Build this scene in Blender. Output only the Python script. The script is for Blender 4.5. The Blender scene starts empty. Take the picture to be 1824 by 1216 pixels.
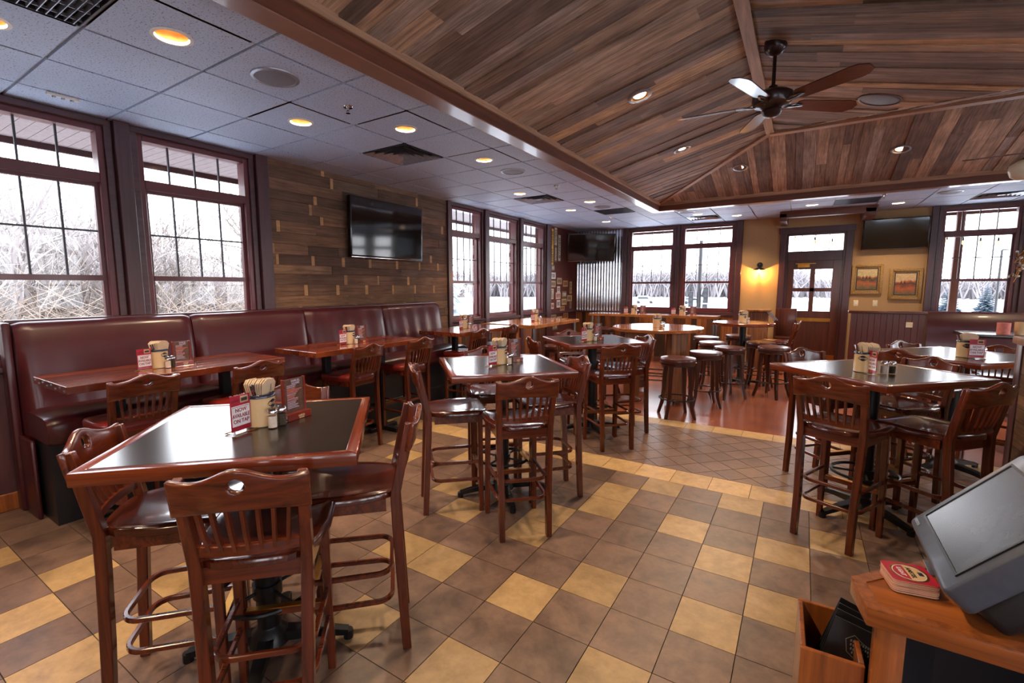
import bpy, bmesh, math, random
from mathutils import Vector, Matrix
random.seed(7)
PI = math.pi
SC = bpy.context.scene
COL = SC.collection

# ---------------------------------------------------------------- camera, world, exposure
cam_d = bpy.data.cameras.new('camera')
cam = bpy.data.objects.new('camera', cam_d); COL.objects.link(cam); SC.camera = cam
cam_d.sensor_fit = 'HORIZONTAL'; cam_d.sensor_width = 36.0
cam_d.lens = 838.7 / 1824 * 36.0
cam_d.shift_x = (912 - 884.2) / 1824
cam_d.clip_start = 0.02; cam_d.clip_end = 600
yaw, pitch, roll = math.radians(32.96), math.radians(6.579), math.radians(-0.22)
fw = Vector((-math.sin(yaw) * math.cos(pitch), math.cos(yaw) * math.cos(pitch), -math.sin(pitch)))
rt = Vector((math.cos(yaw), math.sin(yaw), 0)); up = rt.cross(fw)
r2 = rt * math.cos(roll) + up * math.sin(roll); u2 = -rt * math.sin(roll) + up * math.cos(roll)
M = Matrix((r2, u2, -fw)).transposed().to_4x4(); M.translation = Vector((0, 0, 1.64))
cam.matrix_world = M

world = bpy.data.worlds.new('world'); SC.world = world; world.use_nodes = True
wn = world.node_tree.nodes; wl = world.node_tree.links
bg = wn['Background']
SKY = 3.4
tc = wn.new('ShaderNodeTexCoord'); sp = wn.new('ShaderNodeSeparateXYZ'); rp = wn.new('ShaderNodeValToRGB')
wl.new(tc.outputs['Generated'], sp.inputs[0]); wl.new(sp.outputs['Z'], rp.inputs[0])
rp.color_ramp.elements[0].position = 0.0; rp.color_ramp.elements[0].color = (0.93, 0.95, 1.0, 1)
rp.color_ramp.elements[1].position = 0.7; rp.color_ramp.elements[1].color = (0.80, 0.88, 1.0, 1)
wl.new(rp.outputs[0], bg.inputs['Color'])
bg.inputs['Strength'].default_value = SKY

SC.view_settings.view_transform = 'Standard'
try: SC.view_settings.look = 'None'
except Exception: pass
SC.view_settings.gamma = 1.0
SC.view_settings.use_curve_mapping = False
SC.view_settings.exposure = 1.3
cy = SC.cycles
cy.use_denoising = True
cy.max_bounces = 7; cy.diffuse_bounces = 4; cy.glossy_bounces = 4; cy.transmission_bounces = 4
cy.transparent_max_bounces = 12
cy.sample_clamp_indirect = 6.0
cy.caustics_reflective = False; cy.caustics_refractive = False

CEIL = 3.021
XW = -4.9; YB = 11.35        # inner faces of the left and the back wall
XR = 5.2; YF = -3.2          # right wall and the wall behind the camera
WARM = (1.0, 0.74, 0.48)
LAMP_W = 20.0

# ---------------------------------------------------------------- helpers
def S(r, g, b):
    def f(c):
        c /= 255.0
        return c / 12.92 if c <= 0.04045 else ((c + 0.055) / 1.055) ** 2.4
    return (f(r), f(g), f(b), 1.0)

class MB:
    """collects shapes that become ONE mesh object"""
    def __init__(s): s.v = []; s.f = []; s.mi = []; s.bc = []; s.M = Matrix.Identity(4)
    def add(s, vs, fs, mi=0, bc=None):
        b = len(s.v)
        for p in vs: s.v.append(tuple(s.M @ Vector(p)))
        for k, f in enumerate(fs):
            s.f.append(tuple(b + i for i in f)); s.mi.append(mi)
            s.bc.append([bc[i] for i in f] if bc else None)
    def box(s, x0, x1, y0, y1, z0, z1, mi=0, R=None):
        vs = [(x0,y0,z0),(x1,y0,z0),(x1,y1,z0),(x0,y1,z0),(x0,y0,z1),(x1,y0,z1),(x1,y1,z1),(x0,y1,z1)]
        if R is not None:
            c = Vector(((x0+x1)/2,(y0+y1)/2,(z0+z1)/2))
            vs = [tuple(c + R @ (Vector(p) - c)) for p in vs]
        s.add(vs, [(0,3,2,1),(4,5,6,7),(0,1,5,4),(1,2,6,5),(2,3,7,6),(3,0,4,7)], mi)
        return s
    def prism(s, poly, z0, z1, mi=0):
        n = len(poly)
        vs = [(x,y,z0) for x,y in poly] + [(x,y,z1) for x,y in poly]
        fs = [tuple(reversed(range(n))), tuple(range(n, 2*n))] + [(i,(i+1)%n,n+(i+1)%n,n+i) for i in range(n)]
        s.add(vs, fs, mi); return s
    def lathe(s, prof, n=24, c=(0,0,0), mi=0, cap=True):
        vs = []; fs = []
        for r, z in prof:
            for k in range(n):
                a = 2*PI*k/n; vs.append((c[0]+r*math.cos(a), c[1]+r*math.sin(a), c[2]+z))
        m = len(prof)
        for j in range(m-1):
            for k in range(n):
                fs.append((j*n+k, j*n+(k+1)%n, (j+1)*n+(k+1)%n, (j+1)*n+k))
        if cap:
            if prof[0][0] > 1e-6: fs.append(tuple(reversed(range(n))))
            if prof[-1][0] > 1e-6: fs.append(tuple(range((m-1)*n, m*n)))
        s.add(vs, fs, mi); return s
    def cyl(s, p0, p1, r0, r1=None, n=14, mi=0):
        s.tube([p0, p1], [r0, r0 if r1 is None else r1], n, mi); return s
    def frame_along(s, pts, closed):
        out = []; n = len(pts); prev = None
        for i in range(n):
            a = pts[(i-1) % n] if (closed or i > 0) else pts[i]
            b = pts[(i+1) % n] if (closed or i < n-1) else pts[i]
            t = (b - a).normalized()
            if prev is None:
                ref = Vector((0,0,1)) if abs(t.z) < 0.9 else Vector((1,0,0))
                x = t.cross(ref).normalized()
            else:
                x = prev - t * prev.dot(t)
                if x.length < 1e-6: x = t.cross(Vector((0,0,1)))
                x.normalize()
            prev = x; out.append((x, t.cross(x)))
        return out
    def tube(s, pts, r, n=10, mi=0, closed=False, sq=None):
        pts = [Vector(p) for p in pts]; m = len(pts)
        if not isinstance(r, (list, tuple)): r = [r]*m
        fr = s.frame_along(pts, closed)
        vs = []; fs = []
        for i, p in enumerate(pts):
            x, y = fr[i]
            if sq:
                w, h = sq; k = r[i]
                cs = [(-w,-h),(w,-h),(w,h),(-w,h)]
                for a, b in cs: vs.append(tuple(p + x*a*k + y*b*k))
            else:
                for k in range(n):
                    a = 2*PI*k/n; vs.append(tuple(p + x*math.cos(a)*r[i] + y*math.sin(a)*r[i]))
        nn = 4 if sq else n
        for i in range(m if closed else m-1):
            for k in range(nn):
                fs.append((i*nn+k, i*nn+(k+1)%nn, ((i+1)%m)*nn+(k+1)%nn, ((i+1)%m)*nn+k))
        if not closed:
            fs.append(tuple(reversed(range(nn)))); fs.append(tuple(range((m-1)*nn, m*nn)))
        s.add(vs, fs, mi); return s
    def bar(s, pts, w, h, mi=0, closed=False):
        return s.tube(pts, 1.0, 4, mi, closed, sq=(w/2, h/2))
    def build(s, name, mats, parent=None, smooth=None, bevel=0, seg=2):
        me = bpy.data.meshes.new(name)
        me.from_pydata(s.v, [], s.f)
        if not isinstance(mats, (list, tuple)): mats = [mats]
        for m in mats: me.materials.append(m)
        me.polygons.foreach_set('material_index', s.mi)
        if any(b for b in s.bc):
            at = me.attributes.new('bc', 'FLOAT_VECTOR', 'CORNER')
            d = []
            for b, f in zip(s.bc, s.f):
                for i in range(len(f)): d.extend(b[i] if b else (0,0,0))
            at.data.foreach_set('vector', d)
        bm = bmesh.new(); bm.from_mesh(me)
        bmesh.ops.recalc_face_normals(bm, faces=bm.faces)
        if bevel:
            es = [e for e in bm.edges if len(e.link_faces) == 2 and e.calc_face_angle(0) > 0.6]
            bmesh.ops.bevel(bm, geom=es, offset=bevel, segments=seg, profile=0.5, affect='EDGES', clamp_overlap=True)
        bm.to_mesh(me); bm.free()
        if smooth or bevel:
            me.shade_smooth(); me.set_sharp_from_angle(angle=math.radians(smooth if smooth else 35))
        o = bpy.data.objects.new(name, me); COL.objects.link(o)
        if parent is not None: o.parent = parent
        return o

def thing(name, label, cat, loc=(0,0,0), rz=0.0, group=None):
    o = bpy.data.objects.new(name, None); COL.objects.link(o)
    o.empty_display_size = 0.05
    o.location = loc; o.rotation_euler = (0,0,rz); o['label'] = label; o['category'] = cat
    if group: o['group'] = group
    return o
def tag(o, label, cat, group=None, kind=None):
    o['label'] = label; o['category'] = cat
    if group: o['group'] = group
    if kind: o['kind'] = kind
    return o
def struct(o):
    o['kind'] = 'structure'; return o
def dup(root, loc, rz=None, label=None, group=None):
    r = root.copy(); COL.objects.link(r); r.location = loc
    if rz is not None: r.rotation_euler = (0,0,rz)
    if label: r['label'] = label
    if group: r['group'] = group
    def rec(a, b):
        for ch in list(a.children):
            c = ch.copy(); COL.objects.link(c); c.parent = b; rec(ch, c)
    rec(root, r)
    return r

_text = {}
def text_mesh(txt, size, depth=0.0004, bold=True):
    """flat letters as a mesh, centred at the origin in the XZ plane, facing -Y"""
    key = (txt, size, depth)
    if key in _text: return _text[key]
    cu = bpy.data.curves.new('t', 'FONT'); cu.body = txt; cu.size = size; cu.extrude = depth
    cu.align_x = 'CENTER'; cu.align_y = 'CENTER'; cu.resolution_u = 3
    if bold: cu.offset = size * 0.018
    o = bpy.data.objects.new('t', cu); COL.objects.link(o)
    dg = bpy.context.evaluated_depsgraph_get(); dg.update()
    me = bpy.data.meshes.new_from_object(o.evaluated_get(dg))
    bpy.data.objects.remove(o); bpy.data.curves.remove(cu)
    me.transform(Matrix.Rotation(PI/2, 4, 'X'))
    _text[key] = me
    return me
def text_part(name, txt, size, mat, parent, loc, rot=(0,0,0), sx=1.0):
    me = text_mesh(txt, size).copy(); me.name = name
    me.materials.clear(); me.materials.append(mat)
    o = bpy.data.objects.new(name, me); COL.objects.link(o)
    o.parent = parent; o.location = loc; o.rotation_euler = rot; o.scale = (sx, 1, 1)
    return o

# ---------------------------------------------------------------- materials
MATS = {}
def nt(name):
    m = bpy.data.materials.new(name); m.use_nodes = True
    n = m.node_tree.nodes; l = m.node_tree.links
    return m, n, l, n['Principled BSDF']
def N(n, t, **kw):
    x = n.new(t)
    for k, v in kw.items():
        if k in x.inputs: x.inputs[k].default_value = v
        else: setattr(x, k, v)
    return x
def plain(name, col, rough=0.5, metal=0.0, coat=0.0, var=0.12, scale=30.0, bump=0.0, spec=0.5, emit=None, es=0.0, stretch=None, cr=0.1, sheen=0.0):
    m, n, l, b = nt(name)
    t = N(n, 'ShaderNodeTexCoord'); mp = N(n, 'ShaderNodeMapping')
    if stretch: mp.inputs['Scale'].default_value = stretch
    l.new(t.outputs['Object'], mp.inputs[0])
    no = N(n, 'ShaderNodeTexNoise', Scale=scale, Detail=5.0); l.new(mp.outputs[0], no.inputs['Vector'])
    mr = N(n, 'ShaderNodeMapRange'); mr.inputs['To Min'].default_value = 1 - var*1.6; mr.inputs['To Max'].default_value = 1 + var*1.6
    mr.inputs['From Min'].default_value = 0.25; mr.inputs['From Max'].default_value = 0.75
    l.new(no.outputs['Fac'], mr.inputs['Value'])
    vm = N(n, 'ShaderNodeVectorMath', operation='SCALE'); vm.inputs[0].default_value = col[:3]
    l.new(mr.outputs[0], vm.inputs['Scale']); l.new(vm.outputs[0], b.inputs['Base Color'])
    b.inputs['Roughness'].default_value = rough; b.inputs['Metallic'].default_value = metal
    b.inputs['Specular IOR Level'].default_value = spec
    b.inputs['Coat Weight'].default_value = coat; b.inputs['Coat Roughness'].default_value = cr
    if bump:
        bu = N(n, 'ShaderNodeBump', Strength=bump, Distance=0.01); l.new(no.outputs['Fac'], bu.inputs['Height']); l.new(bu.outputs[0], b.inputs['Normal'])
    if emit:
        b.inputs['Emission Color'].default_value = (*emit[:3], 1); b.inputs['Emission Strength'].default_value = es
    MATS[name] = m
    return m
def wood(name, c1, c2, rough=0.35, coat=0.3, axis='Z', scale=1.0, cr=0.12, bump=0.05):
    """grain running along one object axis"""
    m, n, l, b = nt(name)
    t = N(n, 'ShaderNodeTexCoord'); mp = N(n, 'ShaderNodeMapping')
    sc = {'X': (1.2, 22, 22), 'Y': (22, 1.2, 22), 'Z': (22, 22, 1.2)}[axis]
    mp.inputs['Scale'].default_value = tuple(k*scale for k in sc)
    l.new(t.outputs['Object'], mp.inputs[0])
    no = N(n, 'ShaderNodeTexNoise', Scale=1.6, Detail=7.0, Roughness=0.62, Distortion=0.6); l.new(mp.outputs[0], no.inputs['Vector'])
    r = N(n, 'ShaderNodeValToRGB'); r.color_ramp.elements[0].position = 0.3; r.color_ramp.elements[0].color = c1
    r.color_ramp.elements[1].position = 0.7; r.color_ramp.elements[1].color = c2
    l.new(no.outputs['Fac'], r.inputs[0]); l.new(r.outputs[0], b.inputs['Base Color'])
    b.inputs['Roughness'].default_value = rough; b.inputs['Coat Weight'].default_value = coat; b.inputs['Coat Roughness'].default_value = cr
    if bump:
        bu = N(n, 'ShaderNodeBump', Strength=bump, Distance=0.01); l.new(no.outputs['Fac'], bu.inputs['Height']); l.new(bu.outputs[0], b.inputs['Normal'])
    MATS[name] = m
    return m
def plank_mat(name, stops, rough=0.75, grain=1.0, spec=0.3, coat=0.0, bump=0.35, dark=0.5):
    """reclaimed boards: the colour of each board from its own random value, with grain along it"""
    m, n, l, b = nt(name)
    at = N(n, 'ShaderNodeAttribute', attribute_name='bc')
    sp = N(n, 'ShaderNodeSeparateXYZ'); l.new(at.outputs['Vector'], sp.inputs[0])
    a1 = N(n, 'ShaderNodeMath', operation='MULTIPLY_ADD'); l.new(sp.outputs['Z'], a1.inputs[0]); a1.inputs[1].default_value = 53.0; l.new(sp.outputs['X'], a1.inputs[2])
    cb = N(n, 'ShaderNodeCombineXYZ'); l.new(a1.outputs[0], cb.inputs[0])
    a2 = N(n, 'ShaderNodeMath', operation='MULTIPLY'); l.new(sp.outputs['Y'], a2.inputs[0]); a2.inputs[1].default_value = 16.0
    l.new(a2.outputs[0], cb.inputs[1]); l.new(sp.outputs['Z'], cb.inputs[2])
    no = N(n, 'ShaderNodeTexNoise', Scale=2.2*grain, Detail=8.0, Roughness=0.68, Distortion=0.8); l.new(cb.outputs[0], no.inputs['Vector'])
    cb2 = N(n, 'ShaderNodeCombineXYZ'); l.new(a1.outputs[0], cb2.inputs[0]); l.new(sp.outputs['Y'], cb2.inputs[1]); l.new(sp.outputs['Z'], cb2.inputs[2])
    no2 = N(n, 'ShaderNodeTexNoise', Scale=3.0, Detail=4.0); l.new(cb2.outputs[0], no2.inputs['Vector'])
    r = N(n, 'ShaderNodeValToRGB'); el = r.color_ramp.elements
    while len(el) < len(stops): el.new(0.5)
    for e, (p, c) in zip(el, stops): e.position = p; e.color = c
    r.color_ramp.interpolation = 'CONSTANT' if len(stops) > 4 else 'LINEAR'
    fr = N(n, 'ShaderNodeMath', operation='FRACT'); l.new(sp.outputs['Z'], fr.inputs[0]); l.new(fr.outputs[0], r.inputs[0])
    mr = N(n, 'ShaderNodeMapRange'); mr.inputs['From Min'].default_value = 0.3; mr.inputs['From Max'].default_value = 0.68
    mr.inputs['To Min'].default_value = dark; mr.inputs['To Max'].default_value = 1.35; l.new(no.outputs['Fac'], mr.inputs['Value'])
    mr2 = N(n, 'ShaderNodeMapRange'); mr2.inputs['From Min'].default_value = 0.3; mr2.inputs['From Max'].default_value = 0.7
    mr2.inputs['To Min'].default_value = 0.72; mr2.inputs['To Max'].default_value = 1.25; l.new(no2.outputs['Fac'], mr2.inputs['Value'])
    mu = N(n, 'ShaderNodeMath', operation='MULTIPLY'); l.new(mr.outputs[0], mu.inputs[0]); l.new(mr2.outputs[0], mu.inputs[1])
    vm = N(n, 'ShaderNodeVectorMath', operation='SCALE'); l.new(r.outputs[0], vm.inputs[0]); l.new(mu.outputs[0], vm.inputs['Scale'])
    l.new(vm.outputs[0], b.inputs['Base Color'])
    b.inputs['Roughness'].default_value = rough; b.inputs['Specular IOR Level'].default_value = spec; b.inputs['Coat Weight'].default_value = coat
    bu = N(n, 'ShaderNodeBump', Strength=bump, Distance=0.006); l.new(no.outputs['Fac'], bu.inputs['Height']); l.new(bu.outputs[0], b.inputs['Normal'])
    MATS[name] = m
    return m
def tile_mat(name, c1, c2, c3):
    m, n, l, b = nt(name)
    at = N(n, 'ShaderNodeAttribute', attribute_name='bc')
    no = N(n, 'ShaderNodeTexNoise', Scale=5.0, Detail=8.0, Roughness=0.65, Distortion=0.5); l.new(at.outputs['Vector'], no.inputs['Vector'])
    no2 = N(n, 'ShaderNodeTexNoise', Scale=22.0, Detail=6.0, Roughness=0.7); l.new(at.outputs['Vector'], no2.inputs['Vector'])
    r = N(n, 'ShaderNodeValToRGB'); el = r.color_ramp.elements; el.new(0.5)
    for e, (p, c) in zip(el, ((0.3, c1), (0.5, c2), (0.7, c3))): e.position = p; e.color = c
    l.new(no.outputs['Fac'], r.inputs[0])
    mr = N(n, 'ShaderNodeMapRange'); mr.inputs['From Min'].default_value = 0.3; mr.inputs['From Max'].default_value = 0.6
    mr.inputs['To Min'].default_value = 0.82; mr.inputs['To Max'].default_value = 1.06; l.new(no2.outputs['Fac'], mr.inputs['Value'])
    sp = N(n, 'ShaderNodeSeparateXYZ'); l.new(at.outputs['Vector'], sp.inputs[0])
    m3 = N(n, 'ShaderNodeMapRange'); m3.inputs['To Min'].default_value = 0.85; m3.inputs['To Max'].default_value = 1.15
    fr = N(n, 'ShaderNodeMath', operation='FRACT'); l.new(sp.outputs['Z'], fr.inputs[0]); l.new(fr.outputs[0], m3.inputs['Value'])
    mu = N(n, 'ShaderNodeMath', operation='MULTIPLY'); l.new(mr.outputs[0], mu.inputs[0]); l.new(m3.outputs[0], mu.inputs[1])
    vm = N(n, 'ShaderNodeVectorMath', operation='SCALE'); l.new(r.outputs[0], vm.inputs[0]); l.new(mu.outputs[0], vm.inputs['Scale'])
    l.new(vm.outputs[0], b.inputs['Base Color'])
    rr = N(n, 'ShaderNodeMapRange'); rr.inputs['To Min'].default_value = 0.28; rr.inputs['To Max'].default_value = 0.5; l.new(no.outputs['Fac'], rr.inputs['Value'])
    l.new(rr.outputs[0], b.inputs['Roughness'])
    bu = N(n, 'ShaderNodeBump', Strength=0.25, Distance=0.004); l.new(no2.outputs['Fac'], bu.inputs['Height']); l.new(bu.outputs[0], b.inputs['Normal'])
    MATS[name] = m
    return m
def glass(name, tint=(1,1,1,1), f0=0.018):
    """thin clear pane: see-through, mirror-like towards grazing angles"""
    m, n, l, b = nt(name); n.remove(b)
    tr = N(n, 'ShaderNodeBsdfTransparent'); tr.inputs[0].default_value = tint
    gl = N(n, 'ShaderNodeBsdfGlossy'); gl.inputs['Roughness'].default_value = 0.01
    lw = N(n, 'ShaderNodeLayerWeight', Blend=0.5); pw = N(n, 'ShaderNodeMath', operation='POWER'); pw.inputs[1].default_value = 5.0
    l.new(lw.outputs['Facing'], pw.inputs[0])
    ma = N(n, 'ShaderNodeMath', operation='MULTIPLY_ADD'); l.new(pw.outputs[0], ma.inputs[0]); ma.inputs[1].default_value = 0.9 - f0; ma.inputs[2].default_value = f0
    mx = N(n, 'ShaderNodeMixShader')
    l.new(ma.outputs[0], mx.inputs[0]); l.new(tr.outputs[0], mx.inputs[1]); l.new(gl.outputs[0], mx.inputs[2])
    l.new(mx.outputs[0], n['Material Output'].inputs[0]); MATS[name] = m
    return m

m_chair = wood('chair_wood', S(58,20,10), S(110,45,20), 0.26, 0.55, 'Z', 1.0, 0.12, 0.03)
m_chairx = wood('chair_wood_cross', S(60,21,10), S(114,47,21), 0.26, 0.55, 'X', 1.0, 0.12, 0.03)
m_seat = wood('chair_seat_wood', S(50,17,10), S(92,35,18), 0.2, 0.75, 'Y', 0.8, 0.08, 0.02)
m_red = plain('red_vinyl', S(112,28,22), 0.33, 0, 0.2, 0.1, 8, 0.02)
m_wine = plain('wine_vinyl', S(66,20,27), 0.33, 0, 0.15, 0.14, 5, 0.05, stretch=None)
m_brownv = plain('brown_vinyl', S(76,38,32), 0.3, 0, 0.2, 0.12, 8, 0.02)
m_edge = wood('table_edge_wood', S(80,28,13), S(130,56,26), 0.22, 0.7, 'X', 1.0, 0.08, 0.02)
m_edgey = wood('table_edge_wood_cross', S(80,28,13), S(130,56,26), 0.22, 0.7, 'Y', 1.0, 0.08, 0.02)
m_black = plain('black_laminate', S(34,29,28), 0.22, 0, 0.32, 0.22, 9, 0.01, cr=0.16, stretch=(1,6,1))
m_iron = plain('black_iron', S(26,25,28), 0.38, 0.3, 0.1, 0.15, 20)
m_steel = plain('brushed_steel', S(150,152,158), 0.28, 1.0, 0, 0.1, 40)
m_chrome = plain('chrome', S(210,210,215), 0.08, 1.0, 0, 0.02, 10)
m_brass = plain('brass', S(200,140,60), 0.3, 1.0, 0, 0.1, 20)
m_gold = plain('gold_reflector', S(232,178,110), 0.35, 1.0, 0, 0.02, 10)
m_white = plain('white_plastic', S(225,222,216), 0.45, 0, 0, 0.03, 20)
m_trim = wood('window_trim_purple', S(60,34,38), S(82,48,52), 0.38, 0.25, 'Z', 0.8, 0.2, 0.03)
m_trimx = wood('window_trim_purple_cross', S(60,34,38), S(82,48,52), 0.38, 0.25, 'X', 0.8, 0.2, 0.03)
m_sash = plain('sash_red_brown', S(94,40,44), 0.35, 0, 0.2, 0.08, 20)
m_muntin = plain('muntin_bar', S(66,62,68), 0.4, 0, 0, 0.05, 20)
m_glass = glass('window_glass')
m_clear = glass('clear_glass')
m_tan = plain('tan_wall', S(172,138,96), 0.8, 0, 0, 0.06, 60, 0.15)
m_darkwall = plain('dark_plaster', S(86,38,32), 0.8, 0, 0, 0.06, 20)
m_outer = plain('outer_siding', S(190,180,170), 0.8)
m_soffit = plain('soffit_boards', S(132,116,114), 0.6)
m_fascia = plain('fascia_board', S(70,36,34), 0.6)
m_door = wood('door_wood', S(58,24,14), S(92,42,24), 0.35, 0.3, 'Z', 0.8, 0.15, 0.03)
m_oak = wood('host_oak', S(100,50,20), S(166,92,40), 0.3, 0.5, 'X', 1.1, 0.12, 0.08)
m_oakz = wood('host_oak_upright', S(100,50,20), S(168,94,42), 0.32, 0.45, 'Z', 1.1, 0.12, 0.06)
m_beamside = wood('beam_side', S(72,36,20), S(112,60,36), 0.5, 0.1, 'Y', 0.6, 0.3, 0.06)
m_beamsidex = wood('beam_side_cross', S(72,36,20), S(112,60,36), 0.5, 0.1, 'X', 0.6, 0.3, 0.06)
m_beamund = plain('beam_underside', S(150,112,96), 0.3, 0, 0.3, 0.05, 8)
m_mold = wood('molding_wood', S(134,98,74), S(188,146,114), 0.55, 0.05, 'Y', 0.7, 0.3, 0.1)
m_moldx = wood('molding_wood_cross', S(134,98,74), S(188,146,114), 0.55, 0.05, 'X', 0.7, 0.3, 0.1)
m_tee = plain('ceiling_tee', S(168,172,182), 0.45)
m_grout = plain('grout', S(62,50,42), 0.9)
m_screen = plain('tv_screen', S(10,9,11), 0.08, 0, 0.5, 0.02, 10, cr=0.05)
m_bezel = plain('tv_bezel', S(16,15,17), 0.2, 0, 0.4)
m_cream = plain('cream_ceramic', S(214,182,138), 0.25, 0, 0.4, 0.04, 10)
m_navy = plain('navy_glaze', S(24,28,52), 0.25, 0, 0.5)
m_napkin = plain('kraft_napkin', S(205,180,152), 0.85, 0, 0, 0.06, 40)
m_cardr = plain('red_card', S(170,22,52), 0.5)
m_cardw = plain('white_card', S(235,228,232), 0.5)
m_cardp = plain('crimson_print', S(140,20,50), 0.5)
m_menu = plain('menu_print', S(86,58,46), 0.4, 0, 0.2, 0.35, 60)
m_menur = plain('menu_print_red', S(205,120,110), 0.5)
m_menub = plain('menu_print_pale', S(180,165,185), 0.5)
m_menuw = wood('menu_frame', S(90,24,14), S(140,40,24), 0.3, 0.5, 'Z', 1, 0.1, 0)
m_salt = plain('salt', S(222,205,190), 0.9)
m_pepper = plain('pepper', S(60,50,38), 0.95, 0, 0, 0.4, 300)
m_snow = plain('snow', S(240,242,246), 0.9, 0, 0, 0.03, 2, 0.0)
m_bark = plain('bark', S(124,114,108), 0.9, 0, 0, 0.15, 4)
m_barkd = plain('bark_frosted', S(160,152,150), 0.9, 0, 0, 0.06, 4)
m_barkf = plain('bark_far', S(122,116,118), 0.95)
m_brush = plain('brush_twigs', S(142,126,114), 0.9, 0, 0, 0.2, 2)
m_firs = plain('fir_snowy', S(150,160,166), 0.9)
m_fir = plain('fir_needles', S(62,76,88), 0.9, 0, 0, 0.3, 6)
m_concrete = None
m_leather = plain('black_leather', S(28,27,32), 0.45, 0, 0.1, 0.1, 60)
m_pos = plain('terminal_grey', S(72,78,92), 0.35, 0.2, 0.1, 0.08, 40)
m_poss = plain('terminal_screen', S(64,68,76), 0.22, 0, 0.3, 0.25, 9, cr=0.2)
m_posd = plain('terminal_dark', S(24,24,28), 0.4)
m_fan = plain('fan_bronze', S(44,28,28), 0.32, 0.5, 0.2)
m_blade = wood('fan_blade', S(66,32,26), S(88,46,36), 0.28, 0.5, 'X', 1, 0.1, 0.02)
m_coast = plain('coaster_board', S(205,170,140), 0.9)
m_amber = plain('amber_bulb', S(230,140,60), 0.3, emit=(1,0.5,0.15), es=2.0)
m_shade = plain('lamp_glass', S(235,225,200), 0.35, 0, 0.2, 0.03, 10, emit=WARM, es=0.0)
m_bulb = plain('bulb', S(255,230,190), 0.4, emit=(1.0,0.70,0.42), es=4.0)
m_glow = plain('sconce_bulb', S(255,220,170), 0.4, emit=(1.0,0.58,0.2), es=30.0)
m_vent = plain('vent_metal', S(150,152,162), 0.35, 0.5)
m_ventd = plain('vent_dark', S(30,30,36), 0.6)
m_ventb = plain('vent_black', S(60,60,70), 0.4, 0.3)
m_spk = plain('speaker_cloth', S(120,120,130), 0.6, 0, 0, 0.25, 300)
m_spkb = plain('speaker_brown', S(78,48,46), 0.5, 0, 0, 0.2, 300)
m_gilt = wood('gilt_frame', S(96,66,28), S(190,150,84), 0.4, 0.2, 'Y', 2, 0.2, 0.3)
m_plas = plain('ivory_plate', S(225,210,175), 0.4)
m_board = None
m_ceil = None
# ceiling tile: pale mineral board with small dark pits
m_ceil, n, l, b = nt('ceiling_tile')
t = N(n, 'ShaderNodeTexCoord'); no = N(n, 'ShaderNodeTexNoise', Scale=95.0, Detail=3.0, Roughness=0.6); l.new(t.outputs['Object'], no.inputs['Vector'])
r = N(n, 'ShaderNodeValToRGB'); r.color_ramp.elements[0].position = 0.34; r.color_ramp.elements[0].color = S(70,72,82)
r.color_ramp.elements[1].position = 0.42; r.color_ramp.elements[1].color = S(184,201,228); l.new(no.outputs['Fac'], r.inputs[0]); l.new(r.outputs[0], b.inputs['Base Color'])
b.inputs['Roughness'].default_value = 0.6
bu = N(n, 'ShaderNodeBump', Strength=0.3, Distance=0.004); l.new(no.outputs['Fac'], bu.inputs['Height']); l.new(bu.outputs[0], b.inputs['Normal'])
# stained concrete
m_concrete, n, l, b = nt('stained_concrete')
t = N(n, 'ShaderNodeTexCoord'); no = N(n, 'ShaderNodeTexNoise', Scale=1.6, Detail=9.0, Roughness=0.6, Distortion=0.8); l.new(t.outputs['Object'], no.inputs['Vector'])
r = N(n, 'ShaderNodeValToRGB'); r.color_ramp.elements[0].position = 0.3; r.color_ramp.elements[0].color = S(104,56,42)
r.color_ramp.elements[1].position = 0.72; r.color_ramp.elements[1].color = S(160,92,66); l.new(no.outputs['Fac'], r.inputs[0]); l.new(r.outputs[0], b.inputs['Base Color'])
b.inputs['Roughness'].default_value = 0.24; b.inputs['Coat Weight'].default_value = 0.5; b.inputs['Coat Roughness'].default_value = 0.18
# plank sets
B = lambda *c: S(*c)
m_roof = plank_mat('roof_planks', [(0, B(152,128,110)), (0.16, B(178,152,130)), (0.32, B(126,106,94)), (0.46, B(188,158,132)), (0.6, B(166,148,136)), (0.74, B(144,120,102)), (0.9, B(206,168,128)), (0.95, B(112,96,88))], 0.7, 1.0, 0.3, 0, 0.6, 0.34)
m_wallw = plank_mat('wall_planks', [(0, B(114,85,66)), (0.2, B(100,75,60)), (0.4, B(124,92,69)), (0.55, B(104,82,68)), (0.7, B(118,87,66)), (0.85, B(92,70,57)), (0.93, B(128,98,74))], 0.75, 1.0, 0.3, 0, 0.4, 0.5)
m_wallend = plank_mat('wall_planks_pale', [(0, B(184,140,96)), (1, B(160,122,86))], 0.75, 1.0, 0.3, 0, 0.3, 0.8)
m_wains = plank_mat('wainscot_planks', [(0, B(96,56,30)), (0.2, B(140,82,42)), (0.4, B(76,46,28)), (0.55, B(120,72,40)), (0.7, B(160,98,52)), (0.85, B(66,40,26))], 0.6, 1.0, 0.4, 0.1, 0.3, 0.5)
m_top = plank_mat('plank_table', [(0, B(104,42,20)), (0.25, B(140,66,28)), (0.5, B(84,32,18)), (0.75, B(124,54,26))], 0.2, 1.0, 0.5, 0.8, 0.05, 0.55)
m_bartop = plank_mat('bar_plank', [(0, B(168,100,52)), (0.25, B(190,124,68)), (0.5, B(150,84,44)), (0.75, B(176,110,60))], 0.2, 1.0, 0.5, 0.8, 0.05, 0.6)
m_tileg = tile_mat('tile_brown', S(84,65,58), S(112,88,76), S(128,101,86))
m_tiley = tile_mat('tile_ochre', S(138,110,74), S(162,132,92), S(174,144,104))
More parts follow.
